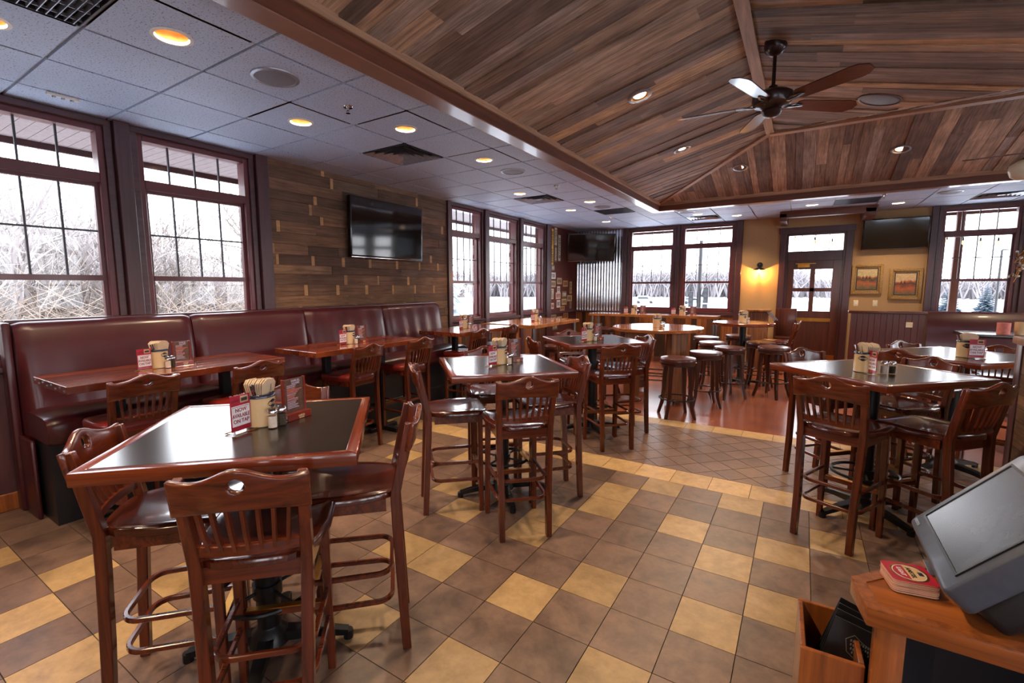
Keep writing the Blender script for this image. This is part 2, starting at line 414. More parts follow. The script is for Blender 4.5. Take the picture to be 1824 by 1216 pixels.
m_tilel = tile_mat('tile_border', S(160,128,88), S(184,150,104), S(196,162,116))
m_tiled = tile_mat('tile_small', S(92,70,62), S(114,88,76), S(126,98,84))
# ---------------------------------------------------------------- setting: floor
def plank(mb, O, U, V, Nn, quad, th, rnd, mi=0, lift=0.0):
    """a board: quad of (u, v) corners on the plane O + uU + vV, facing Nn"""
    O, U, V, Nn = Vector(O), Vector(U), Vector(V), Vector(Nn)
    vs = []; bc = []
    for d in (lift, lift - th):
        for u, v in quad:
            vs.append(tuple(O + U*u + V*v + Nn*d)); bc.append((u, v, rnd))
    k = len(quad)
    fs = [tuple(range(k)), tuple(reversed(range(k, 2*k)))] + [(i, i+k, (i+1) % k + k, (i+1) % k) for i in range(k)]
    mb.add(vs, fs, mi, bc)
def clip_y(poly, y0, y1):
    for lim, sgn in ((y0, 1), (y1, -1)):
        out = []
        for i in range(len(poly)):
            a, b = poly[i], poly[(i+1) % len(poly)]
            ia, ib = sgn*(a[1]-lim) >= 0, sgn*(b[1]-lim) >= 0
            if ia: out.append(a)
            if ia != ib:
                t = (lim-a[1])/(b[1]-a[1]); out.append((a[0]+t*(b[0]-a[0]), lim))
        poly = out
        if len(poly) < 3: return []
    return poly
fl = MB()
fl.box(XW-0.2, XR+0.2, YF-0.2, 5.93, -0.12, -0.006, 0)
fl.box(XW-0.2, XR+0.2, 5.93, YB+0.2, -0.12, 0.0, 5)
TX, TY, GX, GY = 0.288, 0.3025, -1.31, 1.597
ochre = {(0,1),(1,2),(2,0),(0,-1),(-2,1),(-3,3),(0,5),(0,6),(1,7),(2,5),(-1,4),(-1,3),(3,4),(4,5),(4,3),(3,2),(3,7),(5,6),
         (-8,-3),(-7,-4),(-5,-4),(-10,-4),(-6,-2),(-5,-3),(-2,-1),(-3,1),(-6,2),(-4,4),(-7,5),(-9,1),(-5,6),(-3,6),(-10,3),(-8,6),(7,4),(8,7),(6,2),(5,0),(8,1),(-4,-6),(2,-4),(5,-3),(-1,-7)}
g = 0.004
rf = random.Random(3)
for i in range(-13, 23):
    for j in range(-16, 8):
        x0, x1 = GX+i*TX, GX+(i+1)*TX; y0, y1 = GY+j*TY, GY+(j+1)*TY
        x0 = max(x0, XW); x1 = min(x1, XR); y0 = max(y0, YF); y1 = min(y1, 4.0)
        if x1-x0 < 0.02 or y1-y0 < 0.02: continue
        col = 2 if ((i, j) in ochre or ((i > 9 or j < -7) and rf.random() < 0.22)) else 1
        rn = rf.random()*20
        plank(fl, (0,0,0), (1,0,0), (0,1,0), (0,0,1), [(x0+g/2,y0+g/2),(x1-g/2,y0+g/2),(x1-g/2,y1-g/2),(x0+g/2,y1-g/2)], 0.012, rn, col)
for y0, y1, off in ((4.0, 4.3, 0.13), (5.67, 5.93, 0.05)):
    x = XW - off
    while x < XR:
        a, b_ = max(x, XW)+g/2, min(x+0.298, XR)-g/2
        if b_-a > 0.02:
            plank(fl, (0,0,0), (1,0,0), (0,1,0), (0,0,1), [(a,y0+g/2),(b_,y0+g/2),(b_,y1-g/2),(a,y1-g/2)], 0.012, rf.random()*20, 3)
        x += 0.298
h = 0.205
for a in range(-45, 60):
    for c in range(-30, 70):
        cx, cyy = (a - c)*h/math.sqrt(2), 4.3 + (a + c)*h/math.sqrt(2)
        if cx < XW-0.2 or cx > XR+0.2 or cyy < 4.0 or cyy > 5.95: continue
        q = h/math.sqrt(2) - 0.004
        poly = clip_y([(cx, cyy-q), (cx+q, cyy), (cx, cyy+q), (cx-q, cyy)], 4.303, 5.667)
        if len(poly) >= 3 and min(p[0] for p in poly) > XW-0.15:
            plank(fl, (0,0,0), (1,0,0), (0,1,0), (0,0,1), poly, 0.012, rf.random()*20, 4)
floor = struct(fl.build('floor', [m_grout, m_tileg, m_tiley, m_tilel, m_tiled, m_concrete]))

# ---------------------------------------------------------------- walls
def wall_open(mb, axis, c0, c1, a0, a1, z0, z1, ops, mi=0):
    xs = sorted({a0, a1, *[o[0] for o in ops], *[o[1] for o in ops]})
    for p, q in zip(xs, xs[1:]):
        if q <= a0 or p >= a1: continue
        hit = [o for o in ops if o[0] <= p + 1e-6 and o[1] >= q - 1e-6]
        zs = [z0]
        for o in hit: zs += [o[2], o[3]]
        zs.append(z1)
        for k in range(0, len(zs), 2):
            if zs[k+1]-zs[k] > 1e-4:
                if axis == 'x': mb.box(c0, c1, p, q, zs[k], zs[k+1], mi)
                else: mb.box(p, q, c0, c1, zs[k], zs[k+1], mi)
ZW0, ZW1 = 1.07, 2.96
LW = [(-1.42,-0.42),(-0.30+0.9,1.63),(1.86,2.84),(6.2,7.07),(7.30,8.34),(8.57,9.52)]  # first opening is an unseen window, added to let in light
BW = [(-3.54,-2.52),(-2.34,-1.30),(1.98,2.95),(3.25,4.2)]
DOOR = (-0.34, 0.64)
RWIN_ADDED = [(-2.6,-1.6),(-1.4,-0.4),(-0.2,0.8),(1.0,2.0),(2.2,3.2),(3.4,4.4),(6.6,7.6),(7.8,8.8)]  # unseen right wall windows, added for more daylight inside
FWIN_ADDED = [(1.0,2.0),(2.3,3.3),(3.6,4.6)]  # unseen windows behind the camera, added to boost the daylight
w = MB(); wall_open(w, 'x', XW-0.2, XW, YF-0.2, YB+0.2, -0.1, 3.2, [(a,b,ZW0,ZW1) for a,b in LW], 0)
struct(w.build('wall_left', m_darkwall))
w = MB(); wall_open(w, 'y', YB, YB+0.2, XW, XR, -0.1, 3.2, [(a,b,ZW0,ZW1) for a,b in BW] + [(DOOR[0],DOOR[1],0.0,2.68)], 0)
struct(w.build('wall_back', m_tan))
w = MB(); wall_open(w, 'x', XR, XR+0.2, YF-0.2, YB+0.2, -0.1, 3.9, [(a,b,ZW0,ZW1) for a,b in RWIN_ADDED], 0)
struct(w.build('wall_right', m_tan))
w = MB(); wall_open(w, 'y', YF-0.2, YF, XW, XR, -0.1, 3.9, [(a,b,ZW0,ZW1) for a,b in FWIN_ADDED], 0); struct(w.build('wall_front', m_tan))

def window(name, a0, a1, axis, ncol=4, mull=True, lower_clear=True):
    """local X along the wall, local +Y to the outside"""
    wd = a1 - a0
    e = bpy.data.objects.new(name, None); COL.objects.link(e); struct(e)
    if axis == 'L': e.location = (XW, a0, 0); e.rotation_euler = (0,0,PI/2)
    elif axis == 'R': e.location = (XR, a1, 0); e.rotation_euler = (0,0,-PI/2)
    elif axis == 'F': e.location = (a1, YF, 0); e.rotation_euler = (0,0,PI)
    else: e.location = (a0, YB, 0)
    z0, z1, zt, zm = ZW0, ZW1, 2.54, 1.73
    f = MB()
    fr = 0.045
    f.box(0, fr, 0.0, 0.12, z0, z1); f.box(wd-fr, wd, 0.0, 0.12, z0, z1)
    f.box(fr, wd-fr, 0.0, 0.12, z1-fr, z1); f.box(fr, wd-fr, 0.0, 0.12, z0, z0+0.05)
    f.box(fr, wd-fr, 0.0, 0.12, zt-0.035, zt+0.045)
    f.build('window_frame', m_sash, e, bevel=0.004, seg=1)
    s_ = MB(); sw = 0.03
    s_.box(fr, fr+sw, 0.05, 0.09, z0+0.05, zt-0.035); s_.box(wd-fr-sw, wd-fr, 0.05, 0.09, z0+0.05, zt-0.035)
    s_.box(fr+sw, wd-fr-sw, 0.05, 0.09, zt-0.06, zt-0.035); s_.box(fr+sw, wd-fr-sw, 0.04, 0.09, zm-0.022, zm+0.022)
    s_.box(fr+sw, wd-fr-sw, 0.05, 0.09, z0+0.05, z0+0.09)
    s_.build('sash', m_sash, e)
    u = MB(); x0, x1 = fr+sw, wd-fr-sw
    for k in range(1, ncol):
        x = x0+(x1-x0)*k/ncol
        u.box(x-0.007, x+0.007, 0.062, 0.078, zm+0.022, zt-0.06)
        xx = fr+(wd-2*fr)*k/ncol
        u.box(xx-0.007, xx+0.007, 0.062, 0.078, zt+0.045, z1-fr)
    zz = (zm+0.022+zt-0.06)/2
    u.box(x0, x1, 0.062, 0.078, zz-0.007, zz+0.007)
    u.build('muntins', m_muntin, e)
    p = MB(); p.box(fr, wd-fr, 0.068, 0.072, z0+0.05, zt-0.035); p.box(fr, wd-fr, 0.068, 0.072, zt+0.045, z1-fr)
    p.build('window_pane', m_glass, e)
    c = MB(); c.box(-0.05, 0.0, -0.022, 0.0, z0-0.04, z1+0.05); c.box(wd, wd+0.05, -0.022, 0.0, z0-0.04, z1+0.05)
    c.box(-0.05, wd+0.05, -0.026, 0.0, z1+0.005, z1+0.055); c.box(-0.06, wd+0.06, -0.05, 0.0, z0-0.035, z0)
    c.build('casing', m_trimx, e, bevel=0.003, seg=1)
    # daylight comes in through this opening
    pl = bpy.data.lights.new('daylight_portal', 'AREA'); pl.shape = 'RECTANGLE'; pl.size = wd; pl.size_y = z1-z0
    try: pl.cycles.is_portal = True
    except Exception: pass
    po = bpy.data.objects.new('daylight_portal', pl); COL.objects.link(po); po.parent = e
    po.location = (wd/2, 0.16, (z0+z1)/2); po.rotation_euler = (-PI/2, 0, 0)
    return e
wi = 0
for a, b_ in LW: wi += 1; window('window_%d' % wi, a, b_, 'L')
for a, b_ in BW: wi += 1; window('window_%d' % wi, a, b_, 'B')
for a, b_ in RWIN_ADDED: wi += 1; window('window_%d' % wi, a, b_, 'R')
for a, b_ in FWIN_ADDED: wi += 1; window('window_%d' % wi, a, b_, 'F')

# posts and trims between the windows
ti = 0
def trim(b0, b1, mat, bevel=0.004):
    global ti
    ti += 1
    mb = MB(); mb.box(b0[0], b1[0], b0[1], b1[1], b0[2], b1[2]); return struct(mb.build('trim_%d' % ti, mat, bevel=bevel, seg=1))
for y0, y1 in ((1.69,1.80),(2.9,3.03),(6.06,6.14),(7.13,7.24),(8.40,8.51),(9.58,9.79)):
    trim((XW, y0, 0.0), (XW+0.06, y1, CEIL), m_trim)
for x0, x1 in ((-3.70,-3.6),(-2.46,-2.40),(-1.24,-1.13),(1.83,1.92),(3.01,3.19)):
    trim((x0, YB-0.06, 0.0), (x1, YB, CEIL), m_trim)
trim((XW, YF, 0.0), (XW+0.02, 0.96, 1.02), m_trim)
trim((XW+0.02, YF, 0.0), (XW+0.04, 3.0, 0.13), m_oakz)
trim((XW, 6.07, 1.02), (XW+0.05, YB, 1.06), m_trimx)
trim((XW+0.05, YB-0.05, 1.0), (-1.13, YB, 1.04), m_trimx)

# reclaimed cladding on the left wall around the television
rc = random.Random(11)
cl = MB()
z = 0.0
while z < CEIL - 0.01:
    hgt = min(rc.choice((0.1, 0.115, 0.125)), CEIL - z)
    y = 3.03 - rc.random()*0.4
    L0 = rc.choice((0.42, 0.55, 0.8, 1.2))
    while y < 6.06:
        L = L0*rc.uniform(0.9, 1.1); th = rc.uniform(0.018, 0.026)
        a, b_ = max(y, 3.03), min(y+L, 6.06)
        if b_-a > 0.01: plank(cl, (XW,0,0), (0,1,0), (0,0,1), (1,0,0), [(a+0.001,z+0.001),(b_-0.001,z+0.001),(b_-0.001,z+hgt-0.002),(a+0.001,z+hgt-0.002)], th, rc.random()*9, 0, lift=th)
        y += L
        if L0 < 0.9 and rc.random() < 0.75:
            wp = rc.uniform(0.03, 0.05); a, b_ = max(y, 3.03), min(y+wp, 6.06)
            if b_-a > 0.01: plank(cl, (XW,0,0), (0,1,0), (0,0,1), (1,0,0), [(a,z+0.001),(b_,z+0.001),(b_,z+hgt-0.002),(a,z+hgt-0.002)], th, rc.random()*9, 1, lift=th)
            y += wp
    z += hgt
o = struct(cl.build('trim_20', [m_wallw, m_wallend]))
# wainscot of upright boards below the far windows
def wainscot(axis, a0, a1, z1, name, seed):
    rr = random.Random(seed); mb = MB(); a = a0
    while a < a1:
        wv = min(rr.uniform(0.09, 0.15), a1-a); th = rr.uniform(0.015, 0.022)
        q = [(0, a+0.001), (z1, a+0.001), (z1, a+wv-0.001), (0, a+wv-0.001)]
        if axis == 'L': plank(mb, (XW,0,0), (0,0,1), (0,1,0), (1,0,0), q, th, rr.random()*9, 0, lift=th)
        else: plank(mb, (0,YB,0), (0,0,1), (1,0,0), (0,-1,0), q, th, rr.random()*9, 0, lift=th)
        a += wv
    return struct(mb.build(name, m_wains))
wainscot('L', 6.15, 9.8, 1.02, 'trim_21', 5)
wainscot('B', XW+0.03, -1.13, 1.0, 'trim_22', 6)
# corrugated metal beside the corner
cm = MB(); n_ = 300; x0, x1 = XW+0.03, -3.70
vs = []; fs = []
for k in range(n_+1):
    x = x0+(x1-x0)*k/n_; ph = (x-x0)/0.072*2*PI
    yy = YB-0.03-0.011*math.cos(ph)
    for zz in (1.04, CEIL): vs.append((x, yy, zz))
for k in range(n_+1):
    x = x0+(x1-x0)*k/n_
    for zz in (1.04, CEIL): vs.append((x, YB-0.002, zz))
m2 = 2*(n_+1)
for k in range(n_):
    fs.append((2*k, 2*k+2, 2*k+3, 2*k+1)); fs.append((m2+2*k, m2+2*k+1, m2+2*k+3, m2+2*k+2))
    fs.append((2*k+1, 2*k+3, m2+2*k+3, m2+2*k+1)); fs.append((2*k, m2+2*k, m2+2*k+2, 2*k+2))
cm.add(vs, fs); m_corr = plain('corrugated_metal', S(190,192,198), 0.1, 1.0, 0, 0.15, 6, 0.02)
struct(cm.build('trim_23', m_corr, smooth=60))

# ---------------------------------------------------------------- ceiling
LIGHTS = [(-3.01,1.36),(-3.62,2.58),(-3.01,3.19),(-3.01,4.41),(-3.62,6.24),(-3.01,7.46),(-3.62,8.07),(-3.62,9.9),(-1.31,10.21),(-0.10,9.6),(1.08,10.2),(-1.87,9.6),(-3.62,0.75),(-3.01,-0.47),(-3.62,-1.69),(3.5,10.2),(2.9,2.5),(2.9,0.5),(4.1,3.7),(2.9,-1.5),(4.1,-0.5)]
TS = 0.6096
def snapc(v, o): return o + (round((v-o)/TS - 0.5) + 0.5)*TS
TOX, TOY = -3.313, 1.054
lit = {}
def hole_tile(mb, x0, x1, y0, y1, z0, z1, cx, cyy, r):
    n = 32; ring = []; out = []
    hx, hy = (x1-x0)/2, (y1-y0)/2; mx, my = (x0+x1)/2, (y0+y1)/2
    for k in range(n):
        a = 2*PI*(k+0.5)/n; c, s_ = math.cos(a), math.sin(a)
        ring.append((cx+r*c, cyy+r*s_))
        t = min((hx)/abs(c) if abs(c) > 1e-6 else 9, (hy)/abs(s_) if abs(s_) > 1e-6 else 9)
        out.append((mx+t*c, my+t*s_))
    # force the corners
    for sx, sy in ((1,1),(-1,1),(-1,-1),(1,-1)):
        a = math.atan2(sy*hy, sx*hx) % (2*PI); k = int(a/(2*PI)*n - 0.5 + 0.5) % n
        out[k] = (mx+sx*hx, my+sy*hy)
    vs = [(x,y,z0) for x,y in out]+[(x,y,z0) for x,y in ring]+[(x,y,z1) for x,y in ring]
    fs = []
    for k in range(n):
        k2 = (k+1) % n
        fs.append((k, k2, n+k2, n+k)); fs.append((n+k, n+k2, 2*n+k2, 2*n+k))
    mb.add(vs, fs)
HOLE = 0.085
for x, y in LIGHTS: lit[(round(snapc(x,TOX),2), round(snapc(y,TOY),2))] = (snapc(x,TOX), snapc(y,TOY))
SKIP = set()     # tiles replaced by grilles
GR = [(-3.01,0.75,'linear'),(-3.62,3.8,'square'),(-3.62,6.85,'square'),(-3.01,8.68,'dark'),(-1.79,10.21,'square'),(2.26,10.21,'square'),(0.65,9.6,'dark')]
for x, y, k in GR: SKIP.add((round(snapc(x,TOX),2), round(snapc(y,TOY),2)))
ct = MB(); slab = MB(); tees = MB()
regions = [(XW, -2.45, YF, YB), (-2.45, XR, 9.18, YB), (1.85, XR, YF, 4.88)]
for x0, x1, y0, y1 in regions:
    slab.box(x0, x1, y0, y1, 3.17, 3.25)
    i0 = math.floor((x0-TOX)/TS); i1 = math.ceil((x1-TOX)/TS); j0 = math.floor((y0-TOY)/TS); j1 = math.ceil((y1-TOY)/TS)
    for i in range(i0, i1):
        for j in range(j0, j1):
            a0, a1_ = TOX+i*TS, TOX+(i+1)*TS; c0, c1_ = TOY+j*TS, TOY+(j+1)*TS
            mx, my = round((a0+a1_)/2, 2), round((c0+c1_)/2, 2)
            a0, a1_, c0, c1_ = max(a0+0.010,x0), min(a1_-0.010,x1), max(c0+0.010,y0), min(c1_-0.010,y1)
            if a1_-a0 < 0.03 or c1_-c0 < 0.03: continue
            if (mx,my) in SKIP and a1_-a0 > 0.5 and c1_-c0 > 0.5: continue
            if (mx,my) in lit and a1_-a0 > 0.5 and c1_-c0 > 0.5:
                hole_tile(ct, a0, a1_, c0, c1_, CEIL, CEIL+0.03, (a0+a1_)/2, (c0+c1_)/2, HOLE)
            else: ct.box(a0, a1_, c0, c1_, CEIL, CEIL+0.018)
    for i in range(i0, i1+1):
        x = TOX+i*TS
        if x0-0.02 < x < x1+0.02: tees.box(x-0.012, x+0.012, y0, y1, CEIL+0.016, CEIL+0.04)
    for j in range(j0, j1+1):
        y = TOY+j*TS
        if y0-0.02 < y < y1+0.02: tees.box(x0, x1, y-0.012, y+0.012, CEIL+0.0155, CEIL+0.04)
ceiling = struct(slab.build('ceiling', m_darkwall))
o = ct.build('ceiling_tiles', m_ceil, ceiling); o = tees.build('ceiling_grid', m_tee, ceiling)

# the board-clad vault
XI, ZB, SL = -2.30, 3.15, 0.256
XRG, YRG, ZRG = -0.475, 7.205, 3.616
YI = 9.03
rv = random.Random(21)
vb = MB()
def slope(O, U, V, Nn, v0, v1, u0f, u1f):
    v = v0
    while v < v1 - 1e-3:
        wv = min(rv.choice((0.09, 0.11, 0.13, 0.15, 0.19)), v1 - v)
        a, c = v, v + wv
        us0, us1 = (u0f(a), u0f(c)), (u1f(a), u1f(c))
        lo, hi = max(us0), max(us1)
        cuts = []
        t = lo + rv.uniform(0.3, 2.2)
        while t < min(us1) - 0.15: cuts.append(t); t += rv.uniform(0.9, 2.4)
        edges = [us0] + [(t, t) for t in cuts] + [us1]
        lift0 = rv.choice((0.0, 0.004, 0.010, 0.014))
        for e0, e1 in zip(edges, edges[1:]):
            if max(e1) - min(e0) < 1e-3: continue
            gp = 0.0015
            quad = [(e0[0], a+gp), (e1[0], a+gp), (e1[1], c-gp), (e0[1], c-gp)]
            plank(vb, O, U, V, Nn, quad, 0.02+lift0, rv.random()*9, 0, lift=lift0)
        v += wv
n1 = math.sqrt(1+SL*SL)
slope((XI,0,ZB), (1,0,SL), (0,1,0), (SL/n1,0,-1/n1), YF, YI, lambda v: 0.0, lambda v: max(0.0, min(XRG-XI, YI-v)))
slope((XRG,0,ZRG), (1,0,-SL), (0,1,0), (-SL/n1,0,-1/n1), YF, YRG, lambda v: 0.0, lambda v: max(0.0, min(1.85-XRG, YRG-v)))
slope((0,YI,ZB), (0,-1,SL), (1,0,0), (0,-SL/n1,-1/n1), XI, XR, lambda v: 0.0, lambda v: max(0.0, min(YI-YRG, v-XI)))
slope((0,YRG,ZRG), (0,-1,-SL), (1,0,0), (0,SL/n1,-1/n1), XRG, XR, lambda v: 0.0, lambda v: max(0.0, min(2.325, v-XRG)))
vault = vb.build('vault_planks', m_roof, ceiling)
lid = MB()
lid.box(XI-0.2, XR+0.2, YF-0.2, YI+0.2, 3.9, 4.0)
lid.box(XW-0.2, XI-0.2, YF-0.2, YI+0.2, 3.25, 4.0); lid.box(XW-0.2, XR+0.2, YI+0.2, YB+0.2, 3.25, 4.0)
lid.build('roof_deck', m_darkwall, ceiling)
# beams round the vault
def beam(name, boxes, mats):
    mb = MB()
    for k, bx in enumerate(boxes): mb.box(*bx[:6], mi=bx[6])
    return struct(mb.build(name, mats, bevel=0.003, seg=1))
beam('trim_30', [(-2.45, XI, YF, 9.18, 3.003, 3.06, 0), (XI, XI+0.004, YF, YI, 3.006, 3.2, 1), (-2.45, XI, YF, 9.18, 3.06, 3.2, 1)], [m_beamund, m_beamside])
beam('trim_31', [(XI, XR, YI, 9.18, 3.003, 3.06, 0), (XI, XR, YI-0.004, YI, 3.006, 3.2, 1), (XI, XR, YI, 9.18, 3.06, 3.2, 1)], [m_beamund, m_beamsidex])
beam('trim_32', [(XI+0.004, XI+0.03, YF, YI-0.03, 3.10, 3.175, 0)], [m_mold])
beam('trim_33', [(XI+0.004, XR, YI-0.03, YI-0.004, 3.10, 3.175, 0)], [m_moldx])
rb = MB(); rb.box(XRG-0.045, XRG+0.045, YF, YRG, ZRG-0.045, ZRG+0.02); struct(rb.build('trim_34', m_mold, bevel=0.003, seg=1))
rb = MB(); rb.box(XRG, XR, YRG-0.06, YRG+0.05, ZRG-0.06, ZRG+0.02); struct(rb.build('trim_35', m_moldx, bevel=0.003, seg=1))
rb = MB(); rb.bar([(XI+0.02, YI-0.02, ZB-0.012), (XRG, YRG, ZRG-0.03)], 0.07, 0.03); struct(rb.build('trim_36', m_moldx))

# ---------------------------------------------------------------- door with transom
d = bpy.data.objects.new('door_1', None); COL.objects.link(d); struct(d); d.location = (DOOR[0], YB, 0)
wd = DOOR[1]-DOOR[0]
f = MB()
f.box(-0.11, 0.0, -0.035, 0.0, 0, 2.80); f.box(wd, wd+0.11, -0.035, 0.0, 0, 2.80); f.box(-0.13, wd+0.13, -0.045, 0.0, 2.68, 2.80)
f.box(0, 0.04, 0, 0.15, 0, 2.68); f.box(wd-0.04, wd, 0, 0.15, 0, 2.68); f.box(0.04, wd-0.04, 0, 0.15, 2.64, 2.68); f.box(0.04, wd-0.04, -0.01, 0.15, 2.14, 2.33); f.box(0.04, 0.06, 0.075, 0.12, 0, 2.14); f.box(wd-0.06, wd-0.04, 0.075, 0.12, 0, 2.14); f.box(0.04, wd-0.04, 0.075, 0.15, 0, 0.02); f.box(0.04, wd-0.04, 0.075, 0.12, 2.12, 2.14)
f.build('door_frame', m_trim, d, bevel=0.004, seg=1)
f = MB(); f.box(0.04, wd-0.04, 0.068, 0.072, 2.33, 2.64); f.build('transom_pane', m_glass, d)
f = MB()
for k in (1,2,3): xx = 0.04+(wd-0.08)*k/4; f.box(xx-0.006, xx+0.006, 0.06, 0.08, 2.33, 2.64)
f.build('transom_muntins', m_muntin, d)
dl = MB(); x0, x1 = 0.035, wd-0.035; g0, g1 = 0.16, 0.80; z0, z1 = 1.14, 1.97
dl.box(x0, g0, 0.03, 0.075, 0.0, 2.145); dl.box(g1, x1, 0.03, 0.075, 0.0, 2.145)
dl.box(g0, g1, 0.03, 0.075, 0.0, z0); dl.box(g0, g1, 0.03, 0.075, z1, 2.145)
gm = (g0+g1)/2; dl.box(gm-0.04, gm+0.04, 0.032, 0.073, z0, z1); dl.box(g0, g1, 0.032, 0.073, 1.53, 1.60)
leaf = dl.build('door_leaf', m_door, d, bevel=0.003, seg=1)
f = MB(); f.box(g0, g1, 0.05, 0.054, z0, z1); f.build('door_pane', m_glass, leaf)
f = MB(); f.box(g0-0.02, g1+0.02, 0.02, 0.03, 0.93, 1.0); f.build('lower_rail', m_brass, leaf)
f = MB(); f.box(x0+0.02, x1-0.02, 0.026, 0.03, 0.03, 0.27); f.build('kick_plate', m_brass, leaf)
f = MB(); f.box(0.22, 0.42, -0.01, 0.03, 2.01, 2.07); f.box(0.18, 0.52, -0.02, -0.005, 2.075, 2.09); f.build('door_closer', m_brass, leaf)
f = MB(); f.cyl((0.09,0.03,1.02),(0.09,-0.03,1.02),0.012); f.cyl((0.09,-0.03,1.02),(0.17,-0.035,1.02),0.010); f.build('door_handle', m_brass, leaf)
pl = bpy.data.lights.new('daylight_portal', 'AREA'); pl.shape = 'RECTANGLE'; pl.size = wd; pl.size_y = 1.6
try: pl.cycles.is_portal = True
except Exception: pass
po = bpy.data.objects.new('daylight_portal', pl); COL.objects.link(po); po.parent = d; po.location = (wd/2, 0.2, 1.9); po.rotation_euler = (-PI/2,0,0)
# header bracket over the door
hb = MB(); hb.box(-0.45, 1.0, 10.45, 10.6, 2.90, 3.02); hb.box(-0.45, -0.33, 10.45, 11.33, 2.84, 2.98); hb.box(0.82, 0.98, 10.45, 11.33, 2.84, 2.98)
tag(hb.build('door_canopy_beam', m_beamsidex, bevel=0.01), 'heavy brown wooden beam bracket hanging from the ceiling above the door', 'beam')
# ---------------------------------------------------------------- chairs
def solidify_obj(o, th):
    me = o.data; bm = bmesh.new(); bm.from_mesh(me)
    bmesh.ops.remove_doubles(bm, verts=bm.verts, dist=1e-5)
    bmesh.ops.recalc_face_normals(bm, faces=bm.faces)
    bmesh.ops.solidify(bm, geom=bm.faces[:], thickness=th)
    bmesh.ops.recalc_face_normals(bm, faces=bm.faces)
    es = [e for e in bm.edges if len(e.link_faces) == 2 and e.calc_face_angle(0) > 0.9]
    bmesh.ops.bevel(bm, geom=es, offset=th*0.28, segments=2, profile=0.5, affect='EDGES', clamp_overlap=True)
    bm.to_mesh(me); bm.free(); me.shade_smooth(); me.set_sharp_from_angle(angle=math.radians(50))
def yb(z): return -max(0.0, z-0.74)*0.21 - max(0.0, 0.74-z)*0.03
def crest(parent):
    W = 0.20
    zb = lambda s: 0.940 + 0.022*(1-s*s)
    zt = lambda s: 1.056 + 0.046*math.exp(-(s/0.42)**2) + 0.012*s**6
    def P(s, t):
        z = zb(s)+(zt(s)-zb(s))*t
        return (s*W, yb(z)-0.034*(1-s*s), z)
    mb = MB()
    for sa, sb in ((-1.0,-0.22),(0.22,1.0)):
        nx, nz = 10, 5
        vs = [P(sa+(sb-sa)*i/nx, j/nz) for j in range(nz+1) for i in range(nx+1)]
        mb.add(vs, [(j*(nx+1)+i, j*(nx+1)+i+1, (j+1)*(nx+1)+i+1, (j+1)*(nx+1)+i) for j in range(nz) for i in range(nx)])
    # centre patch with the round hole
    bd = [( -0.22+0.44*i/4, 0.0) for i in range(4)] + [(0.22, j/5) for j in range(5)] + [(0.22-0.44*i/4, 1.0) for i in range(4)] + [(-0.22, 1-j/5) for j in range(5)]
    sc, tcx, rs, rt_ = 0.0, 0.62, 0.118, 0.165
    ring = []
    for s, t in bd:
        a = math.atan2((t-tcx)/0.5, (s-sc)/0.22); ring.append((sc+rs*math.cos(a), tcx+rt_*math.sin(a)))
    n = len(bd); vs = []
    for k in (0, 0.5, 1.0):
        for (s, t), (s2, t2) in zip(bd, ring): vs.append(P(s+(s2-s)*k, t+(t2-t)*k))
    fs = [(j*n+i, j*n+(i+1) % n, (j+1)*n+(i+1) % n, (j+1)*n+i) for j in range(2) for i in range(n)]
    mb.add(vs, fs)
    o = mb.build('crest_rail', m_chairx, parent); solidify_obj(o, 0.024); return o
def seat_mesh(z=0.76, thick=0.034, dish=0.014, r_edge=0.008):
    def outline(k):
        a = 2*PI*k/48
        c, s_ = math.cos(a), math.sin(a)
        e = 0.26 if s_ > 0 else 0.5
        x = math.copysign(abs(c)**e, c); y = math.copysign(abs(s_)**e, s_)
        wv = 0.222 if y > 0 else 0.222 - 0.04*(-y)
        return (x*wv, 0.195 + y*0.215 + (0.018*(1-x*x) if y > 0 else -0.008*(1-x*x)))
    mb = MB(); rings = []
    for t, dz in ((0.0,-dish),(0.3,-dish*0.95),(0.55,-dish*0.7),(0.78,-dish*0.25),(0.92,0.0),(0.97,-0.001),(1.0,-r_edge),(1.0,-thick+r_edge*0.6),(0.975,-thick)):
        rings.append([(0.0+outline(k)[0]*t, 0.195+(outline(k)[1]-0.195)*t, z+dz + (0.006*(t**2)*math.cos(4*PI*k/48) if 0 < t < 0.95 else 0)) for k in range(48)])
    vs = [p for r in rings for p in r]; n = 48
    fs = [(j*n+i, j*n+(i+1) % n, (j+1)*n+(i+1) % n, (j+1)*n+i) for j in range(1, len(rings)-1) for i in range(n)]
    fs += [(0, n+i, n+(i+1) % n) for i in range(n)]
    fs.append(tuple(range((len(rings)-1)*n, len(rings)*n)))
    mb.add(vs, fs); return mb
